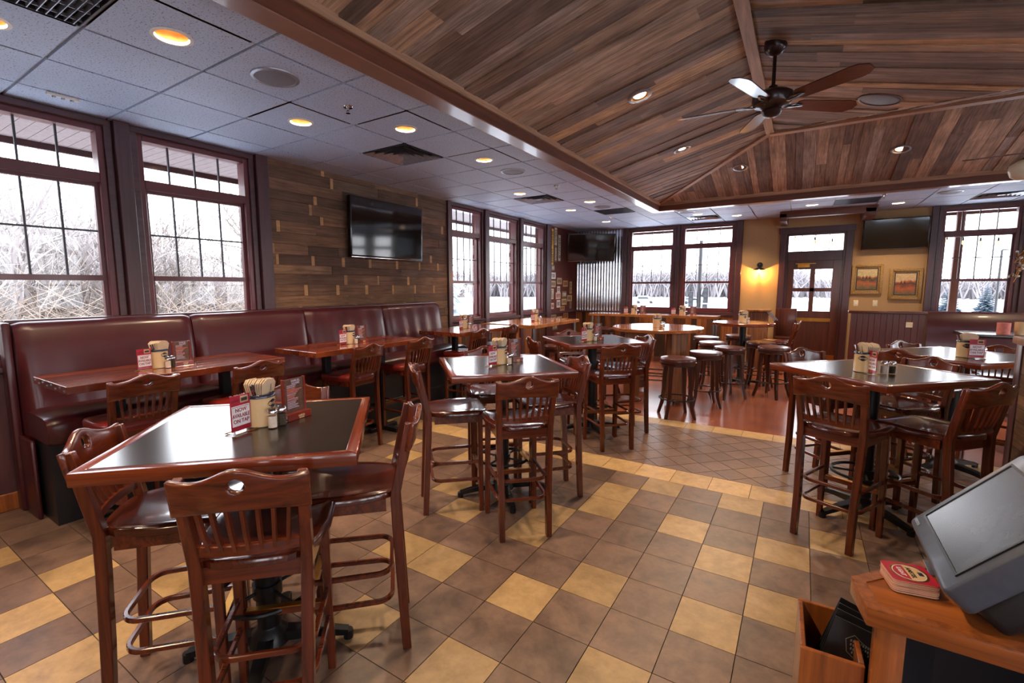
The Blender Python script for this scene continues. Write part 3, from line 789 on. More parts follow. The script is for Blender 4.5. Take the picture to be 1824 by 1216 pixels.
def make_chair(vinyl=False):
    t = thing('bar_chair', 'x', 'chair')
    if vinyl: seat_mesh(0.775, 0.055, -0.012, 0.016).build('seat', m_red, t, smooth=45)
    else: seat_mesh().build('seat', m_seat, t, smooth=45)
    a = MB(); 
    a.bar([(-0.17,0.04,0.70),(-0.175,0.36,0.70)], 0.02, 0.055); a.bar([(0.17,0.04,0.70),(0.175,0.36,0.70)], 0.02, 0.055)
    a.bar([(-0.165,0.375,0.70),(0.165,0.375,0.70)], 0.02, 0.055); a.bar([(-0.155,0.01,0.70),(0.155,0.01,0.70)], 0.02, 0.06)
    a.build('apron', m_chairx, t)
    for s_ in (-1, 1):
        mb = MB(); pts = []; 
        for z in (0.0, 0.3, 0.6, 0.74, 0.85, 0.95, 1.06): pts.append((s_*(0.158+0.022*max(0, z-0.3)/0.75), yb(z)-0.012*(1 if z < 0.1 else 0.5 if z < 0.4 else 0), z))
        mb.tube(pts, [0.92, 1, 1, 1, 0.95, 0.9, 0.8], 4, sq=(0.021, 0.0195))
        mb.build('rear_leg', m_chair, t, bevel=0.003, seg=1)
        mb = MB(); mb.tube([(s_*0.176, 0.372, 0.0), (s_*0.170, 0.365, 0.73)], [0.88, 1.05], 4, sq=(0.018, 0.018)); mb.build('front_leg', m_chair, t, bevel=0.003, seg=1)
    crest(t)
    lr = MB(); pts = [(s*0.165, yb(0.80)-0.022*(1-s*s), 0.798) for s in (-1,-0.6,-0.2,0.2,0.6,1)]
    lr.bar(pts, 0.02, 0.038); lr.build('lower_back_rail', m_chairx, t, bevel=0.003, seg=1)
    for k in range(7):
        q = (k-3)/3.0; x0 = q*0.118; x1 = q*0.136
        mb = MB(); mb.bar([(x0, yb(0.80)-0.022*(1-(x0/0.165)**2), 0.80), ((x0+x1)/2, yb(0.87)-0.030*(1-(x0/0.18)**2), 0.87), (x1, yb(0.962)-0.033*(1-(x1/0.19)**2), 0.962)], 0.022, 0.011)
        mb.build('back_slat', m_chair, t)
    for z in (0.245, 0.375):
        mb = MB(); pts = [(-0.172, 0.36, z), (-0.168, 0.20, z), (-0.165, 0.10, z)]
        for k in range(0, 7):
            a_ = PI + (PI/2)*k/6; pts.append((-0.095+0.07*math.cos(a_), 0.09+0.065*math.sin(a_), z))
        pts += [(-x, y, zz) for x, y, zz in reversed(pts)]
        mb.bar(pts, 0.018, 0.022); mb.build('stretcher_hoop', m_chairx, t, bevel=0.003, seg=1)
    mb = MB(); mb.bar([(-0.168,0.37,0.30),(0.168,0.37,0.30)], 0.022, 0.03); fr_ = mb.build('foot_rail', m_chairx, t)
    mb = MB(); mb.box(-0.15, 0.15, 0.357, 0.384, 0.314, 0.319); mb.build('rail_cap', m_brass, fr_)
    return t
chairP = make_chair(False); chairV = make_chair(True)
_used = set()
def put_chair(x, y, ang, label, group, vinyl=False):
    """x, y is the midpoint between the rear legs; ang is the heading of the seat front, degrees"""
    src = chairV if vinyl else chairP
    rz = math.radians(ang) - PI/2
    if src.name not in _used:
        _used.add(src.name); src.location = (x, y, 0); src.rotation_euler = (0,0,rz); src['label'] = label; src['group'] = group
        return src
    return dup(src, (x, y, 0), rz, label, group)
G1 = 'wooden bar chairs around the square tables'
def around(c, d, labs, group):
    """four chairs, one per side of a diamond-set table"""
    for (dx, dy, ang), spec in zip(((1,-1,135),(-1,-1,45),(1,1,225),(-1,1,315)), labs):
        if spec is None: continue
        lab, ox, oy, da = spec
        k = d/math.sqrt(2)
        put_chair(c[0]+dx*k+ox, c[1]+dy*k+oy, ang+da, lab, group)
T1, T2, T3, T4 = (-1.95,1.10), (-1.93,3.06), (-1.97,5.04), (0.45,4.19)
around(T1, 0.64, [('wooden bar chair at the nearest square table, its back turned to the camera', 0.01, 0.15, 0),
    ('wooden bar chair at the left side of the nearest square table', 0.15, 0.05, 4),
    ('wooden bar chair seen side-on at the right side of the nearest square table', -0.07, -0.02, 0),
    ('wooden bar chair behind the nearest square table, only its crest rail showing', 0, 0, 0)], G1)
around(T2, 0.64, [('wooden bar chair with its back to the camera at the second square table', 0.02, -0.03, 0),
    ('wooden bar chair seen side-on at the left of the second square table', 0.09, -0.02, 0),
    ('wooden bar chair at the right side of the second square table', -0.04, -0.09, 0),
    ('wooden bar chair tucked behind the second square table, left of its crock', 0, 0, 0)], G1)
around(T3, 0.64, [('wooden bar chair with its back to the camera at the third square table', 0.01, -0.05, 0),
    ('wooden bar chair at the left side of the third square table', 0, 0.02, 0),
    ('wooden bar chair at the right side of the third square table', -0.01, -0.15, 0),
    ('wooden bar chair behind the third square table, only its crest rail showing', 0, 0, 0)], G1)
around(T4, 0.64, [('wooden bar chair at the right-hand square table, next to the plank partition', -0.02, 0.06, 3),
    None,
    ('dark bar chair behind the right-hand square table, hole in its crest showing', -0.10, 0.12, 0),
    ('wooden bar chair beyond the left corner of the right-hand square table', 0.10, 0.24, 0)], G1)
put_chair(0.20, 3.55, 66, 'wooden bar chair with its back to the camera at the right-hand square table', G1)
G2 = 'padded bar chairs along the banquette tables'
put_chair(-3.62, 1.28, 180, 'red-seated bar chair at the near end of the nearest banquette table', G2, True)
put_chair(-3.53, 2.00, 182, 'red-seated bar chair at the far end of the nearest banquette table', G2, True)
put_chair(-3.66, 3.20, 184, 'red-seated bar chair at the near end of the second banquette table', G2, True)
put_chair(-3.62, 3.93, 180, 'red-seated bar chair at the far end of the second banquette table', G2, True)
put_chair(-3.66, 5.14, 182, 'red-seated bar chair at the near end of the third banquette table', G2, True)
put_chair(-3.70, 6.00, 180, 'red-seated bar chair at the far end of the third banquette table', G2, True)
G3 = 'bar chairs at the far right tables'
put_chair(0.92, 6.05, 315, 'red-brown bar chair farthest back at the right, before the wine booth', G3)
put_chair(0.80, 5.38, 50, 'red-brown bar chair at the near left side of the far right square table', G3)
put_chair(1.50, 5.98, 250, 'red-brown bar chair beyond the far right table, beside the plank partition', G3)
put_chair(-0.12, 8.85, 175, 'dark slat-backed bar chair standing among the round stools beside the door', G3)

# ---------------------------------------------------------------- square tables
def pedestal(t, zt, arm=0.34, ring=True, rot=0.0):
    mb = MB(); mb.cyl((0,0,0.07),(0,0,zt), 0.05, n=24); mb.lathe([(0.0,0.05),(0.09,0.05),(0.075,0.10),(0.055,0.12),(0.05,0.13)], 20, cap=False); mb.build('pole', m_iron, t, smooth=40)
    for k in range(4):
        a = rot+k*PI/2; mb = MB()
        mb.tube([(0.04*math.cos(a),0.04*math.sin(a),0.075),(0.6*arm*math.cos(a),0.6*arm*math.sin(a),0.062),(arm*math.cos(a),arm*math.sin(a),0.035)], [1.3,1.0,0.75], 4, sq=(0.025,0.018))
        mb.cyl((arm*math.cos(a),arm*math.sin(a),0.0),(arm*math.cos(a),arm*math.sin(a),0.04), 0.022, n=12)
        mb.build('base_arm', m_iron, t)
    if ring:
        mb = MB(); R_ = 0.2; mb.tube([(R_*math.cos(2*PI*k/32), R_*math.sin(2*PI*k/32), 0.30) for k in range(32)], 0.011, 8, closed=True)
        for k in range(4):
            a = k*PI/2+PI/4; mb.cyl((0.04*math.cos(a),0.04*math.sin(a),0.30),(R_*math.cos(a),R_*math.sin(a),0.30), 0.008, n=8)
        mb.lathe([(0.062,0.27),(0.062,0.33)], 20); mb.build('foot_ring', m_iron, t, smooth=40)
    mb = MB(); mb.box(-0.22, 0.22, -0.02, 0.02, zt-0.02, zt); mb.box(-0.02, 0.02, -0.22, 0.22, zt-0.021, zt-0.001); mb.build('top_bracket', m_iron, t)
def square_table(c, lab):
    t = thing('square_table', lab, 'table', (c[0], c[1], 0), PI/4, 'black-topped square pub tables')
    H_, hw, bw = 1.05, 0.45, 0.042
    tp = MB(); tp.box(-hw+bw, hw-bw, -hw+bw, hw-bw, H_-0.035, H_-0.0008); tp.build('tabletop', m_black, t)
    for k, (m, sw_) in enumerate(((m_edge,0),(m_edge,0),(m_edgey,1),(m_edgey,1))):
        s_ = -1 if k % 2 == 0 else 1
        e = MB(); i, o_ = s_*(hw-bw), s_*hw
        poly = [(-hw, o_), (hw, o_), (hw-bw, i), (-hw+bw, i)]
        if sw_: poly = [(y, x) for x, y in poly]
        e.prism(poly, H_-0.048, H_); e.build('edge_rail', m, t, bevel=0.004)
    pedestal(t, H_-0.035)
    return t
sq = []
for c, lab in ((T1, 'black-topped square pub table with red-brown wooden edge, nearest and largest in the picture'),
               (T2, 'black-topped square pub table with wooden edge, second from the front in the middle row'),
               (T3, 'black-topped square pub table with wooden edge, third and farthest of the middle row'),
               (T4, 'black-topped square pub table with wooden edge at the right, in front of the plank partition'),
               ((1.16,5.57), 'black-topped square table at the far right, before the wine booth')
               ):
    sq.append(square_table(c, lab))

lt = thing('low_table', 'low table past the far right square table, its top bright with window glare', 'table', (1.95, 6.65, 0))
mb = MB(); mb.box(-0.40,0.5,-0.48,0.48,0.715,0.75); mb.build('tabletop', m_black, lt, bevel=0.005)
pedestal(lt, 0.715, 0.3, False)

# ---------------------------------------------------------------- plank tables by the banquette
def plank_table(x0, x1, y0, y1, H_, th, lab, group, mat, ax='Y', name='plank_table', legs='post', cat='table'):
    t = thing(name, lab, cat, ((x0+x1)/2, (y0+y1)/2, 0), 0, group)
    rr = random.Random(int(abs(x0*100+y0*10))); a, b_ = (x1-x0)/2, (y1-y0)/2
    mb = MB(); nb = 5
    if ax == 'Y':
        for k in range(nb):
            u0, u1 = -a+2*a*k/nb, -a+2*a*(k+1)/nb
            plank(mb, (0,0,H_), (0,1,0), (1,0,0), (0,0,1), [(-b_,u0+0.0006),(b_,u0+0.0006),(b_,u1-0.0006),(-b_,u1-0.0006)], th, rr.random()*9)
    else:
        nb = 4
        for k in range(nb):
            u0, u1 = -b_+2*b_*k/nb, -b_+2*b_*(k+1)/nb
            plank(mb, (0,0,H_), (1,0,0), (0,1,0), (0,0,1), [(-a,u0+0.0006),(a,u0+0.0006),(a,u1-0.0006),(-a,u1-0.0006)], th, rr.random()*9)
    mb.build('tabletop', mat, t, bevel=0.003, seg=1)
    # nail heads along the short ends
    st = MB()
    for s_ in (-1, 1):
        for k in range(8):
            if ax == 'Y': p = (-a+2*a*(k+0.5)/8, s_*(b_+0.001), H_-th*(0.35+0.3*(k % 2)))
            else: p = (s_*(a+0.001), -b_+2*b_*(k+0.5)/8, H_-th*(0.35+0.3*(k % 2)))
            st.box(p[0]-0.005, p[0]+0.005, p[1]-0.003, p[1]+0.003, p[2]-0.005, p[2]+0.005)
    st.build('nail_heads', m_steel, t)
    if legs == 'post':
        for s_ in (-1, 1):
            if ax == 'Y': px_, py_ = 0.0, s_*(b_-0.35)
            else: px_, py_ = s_*(a-0.35), 0.0
            p = MB(); p.box(px_-0.035, px_+0.035, py_-0.035, py_+0.035, 0.05, H_-th); p.build('post', m_iron, t, bevel=0.004, seg=1)
            p = MB(); p.box(px_-0.24, px_+0.24, py_-0.03, py_+0.03, 0.0, 0.05); p.box(px_-0.03, px_+0.03, py_-0.2, py_+0.2, 0.0, 0.049); p.build('base_foot', m_iron, t, bevel=0.004, seg=1)
    else:
        for sx in (-1, 1):
            for sy in (-1, 1):
                p = MB(); p.cyl((sx*(a-0.07), sy*(b_-0.07), 0.0), (sx*(a-0.07), sy*(b_-0.07), H_-th), 0.024, n=14); p.lathe([(0.045,0),(0.045,0.012)], 16, (sx*(a-0.07), sy*(b_-0.07), 0)); p.build('leg', m_steel, t, smooth=40)
    return t
GB = 'long plank tables in front of the banquette'
plank_table(-4.35, -3.70, 0.93, 2.37, 1.05, 0.05, 'long red-brown plank table at the near end of the wine banquette', GB, m_top)
plank_table(-4.35, -3.70, 2.68, 4.12, 1.05, 0.05, 'long plank table in the middle of the banquette, left end lit ochre', GB, m_top)
plank_table(-4.40, -3.70, 4.83, 6.20, 1.05, 0.05, 'long plank table at the far end of the banquette, below the tall windows', GB, m_top)
plank_table(-4.42, -3.45, 6.42, 8.15, 1.05, 0.055, 'pale plank high table on steel legs beneath the group of three windows', 'high plank tables under the windows', m_bartop, 'X', 'high_table', 'steel')
plank_table(-4.15, -1.42, 10.33, 10.85, 1.035, 0.055, 'long narrow plank bar table on steel legs in front of the back windows', 'high plank tables under the windows', m_bartop, 'X', 'bar_table', 'steel')
# upturned end of the bar table
# round tables
def round_table(c, R_, H_, lab, kind):
    t = thing('round_table', lab, 'table', (c[0], c[1], 0), 0.0, 'round high tables by the stools')
    mb = MB(); mb.lathe([(0.0,H_-0.05),(R_-0.01,H_-0.05),(R_,H_-0.042),(R_,H_-0.008),(R_-0.008,H_),(0.0,H_)], 56, cap=False)
    mb.build('tabletop', m_toprnd if kind == 'planks' else m_edge, t, smooth=40)
    if kind == 'planks':
        for k in range(4):
            a = PI/4+k*PI/2+0.12; cx, cyy = 0.42*math.cos(a), 0.42*math.sin(a)
            Rm = Matrix.Rotation(a, 3, 'Z')
            p = MB(); p.box(cx-0.055, cx+0.055, cyy-0.12, cyy+0.12, 0.06, H_-0.05, R=Rm); lg = p.build('leg', m_plankleg, t, bevel=0.005, seg=1)
            p = MB(); p.cyl((cx-0.015, cyy, 0.03), (cx+0.015, cyy, 0.03), 0.03, n=14); p.cyl((cx, cyy, 0.03), (cx, cyy, 0.07), 0.012, n=8); p.build('caster', m_iron, lg)
        p = MB()
        for z in (0.30, 0.36):
            p.tube([(0.40*math.cos(PI/4+0.12+k*PI/2), 0.40*math.sin(PI/4+0.12+k*PI/2), z) for k in range(4)], 0.012, 8, closed=True)
        p.build('foot_rails', m_steel, t)
    else: pedestal(t, H_-0.05, 0.36, True, 0.3)
    return t
m_toprnd = wood('round_table_top', S(118,62,30), S(176,110,62), 0.2, 0.8, 'X', 0.6, 0.08, 0.02)
m_plankleg = wood('plank_leg', S(86,50,28), S(156,100,58), 0.6, 0.1, 'Z', 0.8, 0.2, 0.1)
round_table((-1.78,7.12), 0.64, 1.05, 'large round wooden high table on four upright plank legs with casters', 'planks')
round_table((-0.80,8.74), 0.46, 1.05, 'smaller round high table on a black pedestal near the wall sconce', 'ped')

# ---------------------------------------------------------------- round stools
def make_stool():
    t = thing('round_stool', 'x', 'stool')
    mb = MB(); mb.lathe([(0.0,0.70),(0.165,0.70),(0.178,0.708),(0.18,0.735),(0.172,0.752),(0.10,0.764),(0.0,0.768)], 40, cap=False); mb.build('seat_cushion', m_brownv, t, smooth=50)
    mb = MB(); mb.lathe([(0.0,0.655),(0.162,0.655),(0.172,0.662),(0.172,0.696),(0.165,0.70),(0.0,0.70)], 40, cap=False); mb.build('seat_band', m_stoolw, t, smooth=50)
    mb = MB(); mb.lathe([(0.176,0.696),(0.182,0.70),(0.176,0.704)], 40, cap=False); mb.build('welt', m_brownv, t, smooth=50)
    for k in range(4):
        a = PI/4+k*PI/2; c, s_ = math.cos(a), math.sin(a); mb = MB()
        mb.tube([(r*c, r*s_, z) for r, z in ((0.13,0.66),(0.145,0.50),(0.15,0.32),(0.165,0.15),(0.205,0.0))], [1.1,1.05,0.95,0.85,0.75], 4, sq=(0.019,0.019)); mb.build('leg', m_stoolw, t, bevel=0.003, seg=1)
    mb = MB(); mb.tube([(0.172*math.cos(2*PI*k/36), 0.172*math.sin(2*PI*k/36), 0.235) for k in range(36)], 0.009, 8, closed=True); mb.build('foot_ring', m_iron, t, smooth=40)
    return t
m_stoolw = wood('stool_wood', S(44,20,14), S(74,34,22), 0.3, 0.5, 'Z', 1, 0.12, 0.02)
st0 = make_stool(); st0.scale = (1.2, 1.2, 1.0)
GS = 'backless round bar stools with brown padded seats'
stools = [(-1.27,6.16,'round padded stool nearest the camera, in front of the plank-legged round table'),
 (-1.07,6.93,'round padded stool directly behind the nearest one, by the plank-legged round table'),
 (-0.86,7.66,'round padded stool second from the right in the front row'),
 (-0.31,8.03,'round padded stool farthest right, standing alone on the concrete near the door'),
 (-0.52,8.62,'round padded stool behind the rightmost one, against the pedestal round table'),
 (-1.17,8.22,'round padded stool on the near left side of the pedestal round table'),
 (-1.40,9.05,'round padded stool on the far left side of the pedestal round table'),
 (-0.95,9.62,'round padded stool beyond the pedestal round table, below the sconce'),
 (-2.38,7.75,'round padded stool behind the plank-legged round table on its left'),
 (-3.05,9.95,'round padded stool under the bar table, left of the round tables'),
 (-3.62,9.98,'round padded stool under the bar table nearest the corrugated metal'),
 (-2.1,9.95,'round padded stool under the right half of the bar table'),
 (-3.12,6.55,'near round stool on the right side of the high table under the windows'),
 (-3.22,7.20,'middle round stool on the right side of the high table under the windows'),
 (-3.20,7.80,'far round stool on the right side of the high table under the windows'),
 (-4.1,6.30,'round padded stool at the near end of the high table, by the window sill'),
 (-2.45,6.75,'round padded stool left of the plank-legged round table')]
for k, (x, y, lab) in enumerate(stools):
    if k == 0: st0.location = (x, y, 0); st0['label'] = lab; st0['group'] = GS; st0.rotation_euler = (0,0,0.5)
    else: dup(st0, (x, y, 0), 0.37*k, lab, GS)

# ---------------------------------------------------------------- banquette
bq = thing('banquette', 'long wine-red vinyl banquette with a tall tufted back along the left wall', 'booth seat', (-4.87, 0.93, 0))
bq_edges = [0.0, 1.185, 2.37, 3.56, 4.74]
def cushion(mb, x0, x1, y0, y1, z0, z1, rr=0.03, bulge=0.0, n=10):
    # a box with rounded, slightly swollen front and top made of a grid shell
    return mb.box(x0, x1, y0, y1, z0, z1)
for k in range(4):
    a, b_ = bq_edges[k], bq_edges[k+1]
    mb = MB(); rows = [(0.42,0.33),(0.60,0.30),(0.80,0.27),(1.0,0.24),(1.2,0.20),(1.34,0.17),(1.385,0.145),(1.40,0.10),(1.40,0.02)]
    ny = 24; vs = []
    for z, x in rows:
        for j in range(ny+1):
            t_ = j/ny; e = min(1.0, min(t_, 1-t_)/0.07); bul = math.sqrt(max(0.0, 1-(1-e)**2))
            xx = 0.02+(x-0.02)*(0.80+0.20*bul)+0.006*math.sin(t_*PI*10)*bul*(1 if z < 1.39 else 0)*(1.0 if k > 1 else 0.2)
            vs.append((xx, a+0.004+(b_-a-0.008)*t_, z-(0.012*(1-bul) if z > 1.3 else 0)))
    fs = [(i*(ny+1)+j, i*(ny+1)+j+1, (i+1)*(ny+1)+j+1, (i+1)*(ny+1)+j) for i in range(len(rows)-1) for j in range(ny)]
    base = len(vs)
    for z in (0.42, 1.39):
        for j in range(ny+1): vs.append((0.0, a+0.004+(b_-a-0.008)*j/ny, z))
    for j in range(ny): fs.append((base+j, base+ny+1+j, base+ny+2+j, base+j+1)); fs.append(((len(rows)-1)*(ny+1)+j, (len(rows)-1)*(ny+1)+j+1, base+ny+2+j, base+ny+1+j))
    for jj in (0, ny):
        poly = [i*(ny+1)+jj for i in range(len(rows))]+[base+ny+1+jj, base+jj]; fs.append(tuple(poly if jj else reversed(poly)))
    mb.add(vs, fs); mb.build('back_panel', m_wine, bq, smooth=50)
    mb = MB(); prof = [(0.20,0.58),(0.20,0.76),(0.30,0.785),(0.50,0.79),(0.64,0.785),(0.70,0.765),(0.725,0.72),(0.72,0.66),(0.70,0.60),(0.68,0.58)]
    vs = []
    for j in range(ny+1):
        t_ = j/ny; e = min(1.0, min(t_, 1-t_)/0.05); bul = math.sqrt(max(0.0, 1-(1-e)**2)); k_ = 0.86+0.14*bul
        for x, z in prof: vs.append((0.2+(x-0.2)*(0.93+0.07*bul), a+0.003+(b_-a-0.006)*t_, 0.66+(z-0.66)*k_))
    m_ = len(prof); fs = [(j*m_+i, j*m_+(i+1) % m_, (j+1)*m_+(i+1) % m_, (j+1)*m_+i) for j in range(ny) for i in range(m_)]
    fs += [tuple(reversed(range(m_))), tuple(range(ny*m_, (ny+1)*m_))]
    mb.add(vs, fs); mb.build('seat_cushion', m_wine, bq, smooth=50)
mb = MB(); mb.box(0.05, 0.62, 0.02, 4.72, 0.0, 0.58); mb.build('base', m_leather, bq)
mb = MB(); mb.box(0.0, 0.12, -0.05, -0.0, 0.0, 1.40); mb.box(0.0, 0.40, -0.03, -0.0, 0.0, 0.58); mb.build('end_panel', m_wine, bq, bevel=0.015)
mb = MB(); mb.box(-0.02, 0.06, -0.02, 4.76, 1.385, 1.415); mb.build('top_cap', m_wine, bq, bevel=0.008)
mb = MB(); mb.tube([(0.80,0.1,0.30),(0.80,4.6,0.30)], 0.02, 12); 
for y in (0.3,1.4,2.6,3.7,4.5): mb.box(0.60, 0.80, y-0.015, y+0.015, 0.285, 0.30)
mb.build('foot_rail', m_iron, bq)

# ---------------------------------------------------------------- far right booth and pony wall
pw = MB(); a = 0.68; rr = random.Random(4)
while a < 1.56:
    wv = 0.075; plank(pw, (0,9.52,0), (0,0,1), (1,0,0), (0,-1,0), [(0,a),(1.2,a),(1.2,a+wv-0.004),(0,a+wv-0.004)], 0.06, rr.random()*9, 0, lift=0.0); a += wv
m_pony = wood('pony_wall_wood', S(62,22,18), S(92,34,26), 0.4, 0.3, 'Z', 0.8, 0.2, 0.03)
pwt = thing('pony_wall', 'low wine-brown tongue-and-groove partition with a dark cap beside the door', 'partition', (0,0,0))
pw.build('boarding', m_pony, pwt)
mb = MB(); mb.box(0.64, 1.60, 9.50, 9.70, 1.2, 1.24); mb.build('cap', m_door, pwt, bevel=0.006)
mb = MB(); mb.box(0.68, 1.57, 9.58, 9.66, 0.0, 1.2); mb.build('core', m_door, pwt)
mb = MB(); mb.box(1.36, 1.44, 9.508, 9.52, 1.0, 1.08); mb.build('outlet_plate', m_plas, pwt)
bo = thing('corner_booth', 'tall wine-red vinyl booth with a sloping back below the right-hand window', 'booth seat', (1.60, 8.9, 0))
path = []
for k in range(0, 9):
    a_ = PI - (PI/2)*k/8; path.append((0.38+0.30*math.cos(a_), 0.45+0.30*math.sin(a_)+0.0))
pts2 = [(0.0,0.75),(3.3,0.75)]
prof = [(0.0,0.40),(0.0,1.20),(0.03,1.245),(0.08,1.255),(0.12,1.23),(0.16,1.0),(0.20,0.7),(0.22,0.40)]
mb = MB(); vs = []
for i, (x, y) in enumerate(pts2):
    p0 = Vector(pts2[max(0,i-1)]); p1 = Vector(pts2[min(len(pts2)-1,i+1)]); tn = (p1-p0).normalized(); nn_ = Vector((tn.y, -tn.x))
    for dpt, z in prof: vs.append((x+nn_.x*dpt, y+nn_.y*dpt, z))
m_ = len(prof); fs = [(j*m_+i, j*m_+(i+1) % m_, (j+1)*m_+(i+1) % m_, (j+1)*m_+i) for j in range(len(pts2)-1) for i in range(m_)]
fs += [tuple(reversed(range(m_))), tuple(range((len(pts2)-1)*m_, len(pts2)*m_))]
mb.add(vs, fs); mb.build('back', m_wine, bo, smooth=50)
mb = MB(); mb.box(0.05, 2.9, 0.0, 0.55, 0.40, 0.52); mb.build('seat_cushion', m_wine, bo, bevel=0.03, seg=3)
mb = MB(); mb.box(0.05, 2.9, 0.05, 0.6, 0.0, 0.4); mb.build('base', m_leather, bo)
bt = thing('booth_table', 'dark booth table on a black pedestal inside the wine-red booth', 'table', (2.25,8.35,0))
mb = MB(); mb.box(-0.52,1.0,-0.32,0.32,1.0,1.04); mb.build('tabletop', m_black, bt, bevel=0.004)
mb = MB(); mb.box(0.1,0.18,-0.04,0.04,0.03,1.0); mb.box(-0.1,0.38,-0.04,0.04,0,0.03); mb.build('pedestal', m_iron, bt)

# plank partition at the right
pt = thing('plank_partition', 'low partition clad in weathered grey-brown planks at the right edge', 'partition', (1.30, 0, 0))
mb = MB(); rr = random.Random(9); z = 0.0
while z < 1.22:
    hgt = min(rr.choice((0.09,0.11,0.14)), 1.24-z); y = 2.2
    while y < 4.62:
        L = rr.uniform(0.5,1.3); b2 = min(y+L, 4.62)
        plank(mb, (0,0,0), (0,1,0), (0,0,1), (-1,0,0), [(y,z+0.001),(b2-0.002,z+0.001),(b2-0.002,z+hgt-0.002),(y,z+hgt-0.002)], 0.02, rr.random()*9, 0, lift=0.02); y += L
    z += hgt
mb.build('cladding', m_wallw, pt)
mb = MB(); mb.box(0.0, 0.16, 2.2, 4.62, 0.0, 1.24); mb.build('core', m_door, pt)
mb = MB(); mb.box(-0.06, 0.22, 2.15, 4.68, 1.24, 1.29); mb.build('ledge', m_plankleg, pt, bevel=0.006)
mb = MB(); mb.box(-0.03, 0.06, 4.60, 4.70, 0.0, 1.24); mb.build('end_post', m_trim, pt, bevel=0.004)
ol = thing('wall_outlet', 'ivory electrical outlet on the plank partition behind the right-hand chair', 'outlet', (1.278, 4.19, 0.60))
mb = MB(); mb.box(-0.008,0.0,-0.04,0.04,-0.06,0.06); mb.build('cover_plate', m_plas, ol, bevel=0.002)
for dz in (-0.025,0.025):
    mb = MB(); mb.box(-0.010,-0.006,-0.016,0.016,dz-0.013,dz+0.013); mb.build('socket', m_white, ol)
# ---------------------------------------------------------------- ceiling fixtures
def downlight(x, y, k):
    t = thing('recessed_light', DL[k], 'ceiling light', (x, y, CEIL), 0, 'recessed lights in the tiled ceiling')
    mb = MB(); mb.lathe([(HOLE+0.018,0.0),(HOLE+0.018,-0.004),(HOLE-0.002,-0.006),(HOLE-0.004,0.0),(HOLE-0.003,0.01)], 36, cap=False); mb.build('trim_ring', m_white, t, smooth=40)
    mb = MB(); mb.lathe([(HOLE-0.001,-0.001),(HOLE-0.012,0.05),(HOLE-0.03,0.10),(0.046,0.125),(0.0,0.126)], 36, cap=False); mb.build('reflector', m_gold, t, smooth=60)
    mb = MB(); mb.lathe([(0.0,0.085),(0.035,0.088),(0.045,0.10),(0.045,0.12),(0.0,0.12)], 24, cap=False); mb.build('lamp', m_bulb, t, smooth=60)
    l = bpy.data.lights.new('lamp_light', 'SPOT'); l.energy = LAMP_W*2.4; l.color = WARM; l.spot_size = math.radians(118); l.spot_blend = 0.6; l.shadow_soft_size = 0.045
    o = bpy.data.objects.new('lamp_light', l); COL.objects.link(o); o.parent = t; o.location = (0,0,0.06)
DL = ['recessed golden ceiling light above the first banquette table, nearest whole one in the picture',
 'recessed ceiling light in the outer row, above the dark post between window and plank wall',
 'recessed ceiling light of the inner row, between sprinkler and square vent',
 'recessed ceiling light of the inner row, just before the round speaker beyond the square vent',
 'recessed ceiling light in front of the middle square vent, outer row',
 'recessed ceiling light of the inner row above the round tables side, near the beam',
 'recessed ceiling light above the high table by the three windows, outer row',
 'recessed ceiling light nearest the corner with the licence plates',
 'recessed ceiling light above the back windows, right of the square vent',
 'recessed ceiling light left of the door canopy beam',
 'recessed ceiling light right of the door canopy beam, above the wall television',
 'recessed ceiling light just past the corner of the wooden vault beam',
 'recessed ceiling light at the left edge of the picture'] + ['recessed ceiling light outside the picture, in the unseen part of the room']*8  # the last label is for unseen lamps added as extra light
for k, (x, y) in enumerate(LIGHTS): downlight(snapc(x,TOX), snapc(y,TOY), k)
def vault_light(p, nrm, lab):
    t = thing('vault_light', lab, 'ceiling light', p, 0, 'recessed lights in the board-clad vault')
    q = Vector((0,0,1)).rotation_difference(-Vector(nrm)); t.rotation_euler = q.to_euler()
    mb = MB(); mb.lathe([(0.105,0.02),(0.105,-0.012),(0.085,-0.016),(0.08,-0.006),(0.08,0.012)], 36, cap=False); mb.build('trim_ring', m_vent, t, smooth=40)
    mb = MB(); mb.lathe([(0.08,-0.004),(0.07,0.006),(0.055,0.010)], 36, cap=False); mb.build('reflector', m_gold, t, smooth=60)
    mb = MB(); mb.lathe([(0.0,-0.004),(0.05,-0.002),(0.06,0.010),(0.0,0.012)], 24, cap=False); mb.build('lamp', m_bulb, t, smooth=60)
    l = bpy.data.lights.new('lamp_light', 'SPOT'); l.energy = LAMP_W*3; l.color = WARM; l.spot_size = math.radians(120); l.spot_blend = 0.6; l.shadow_soft_size = 0.05
    o = bpy.data.objects.new('lamp_light', l); COL.objects.link(o); o.parent = t; o.location = (0,0,-0.03)
nL = (SL/n1, 0, -1/n1); nB = (0, -SL/n1, -1/n1)
def onL(x, y): return (x, y, ZB+SL*(x-XI)-0.008)
def onB(x, y): return (x, y, ZB+SL*(YI-y)-0.008)
vault_light(onL(-1.365,4.547), nL, 'recessed light in the vault boards, nearest the camera, above the second square table')
vault_light(onL(-1.397,6.503), nL, 'recessed light in the vault boards, next to the tip of the left fan blade')
vault_light(onB(-0.89,8.05), nB, 'recessed light low in the back slope of the vault, beside the hip batten')
vault_light(onB(0.945,8.10), nB, 'recessed light in the back slope of the vault, right of the fan')
for p in ((-1.4,2.4),(-1.4,0.4),(-1.4,-1.6)): vault_light(onL(*p), nL, 'recessed light in the vault boards above the camera, outside the picture')  # unseen vault lamps, added to brighten the room
for x in (2.8, 4.4): vault_light(onB(x,8.1), nB, 'recessed light in the back slope of the vault, outside the picture')  # two more unseen lamps added for extra light

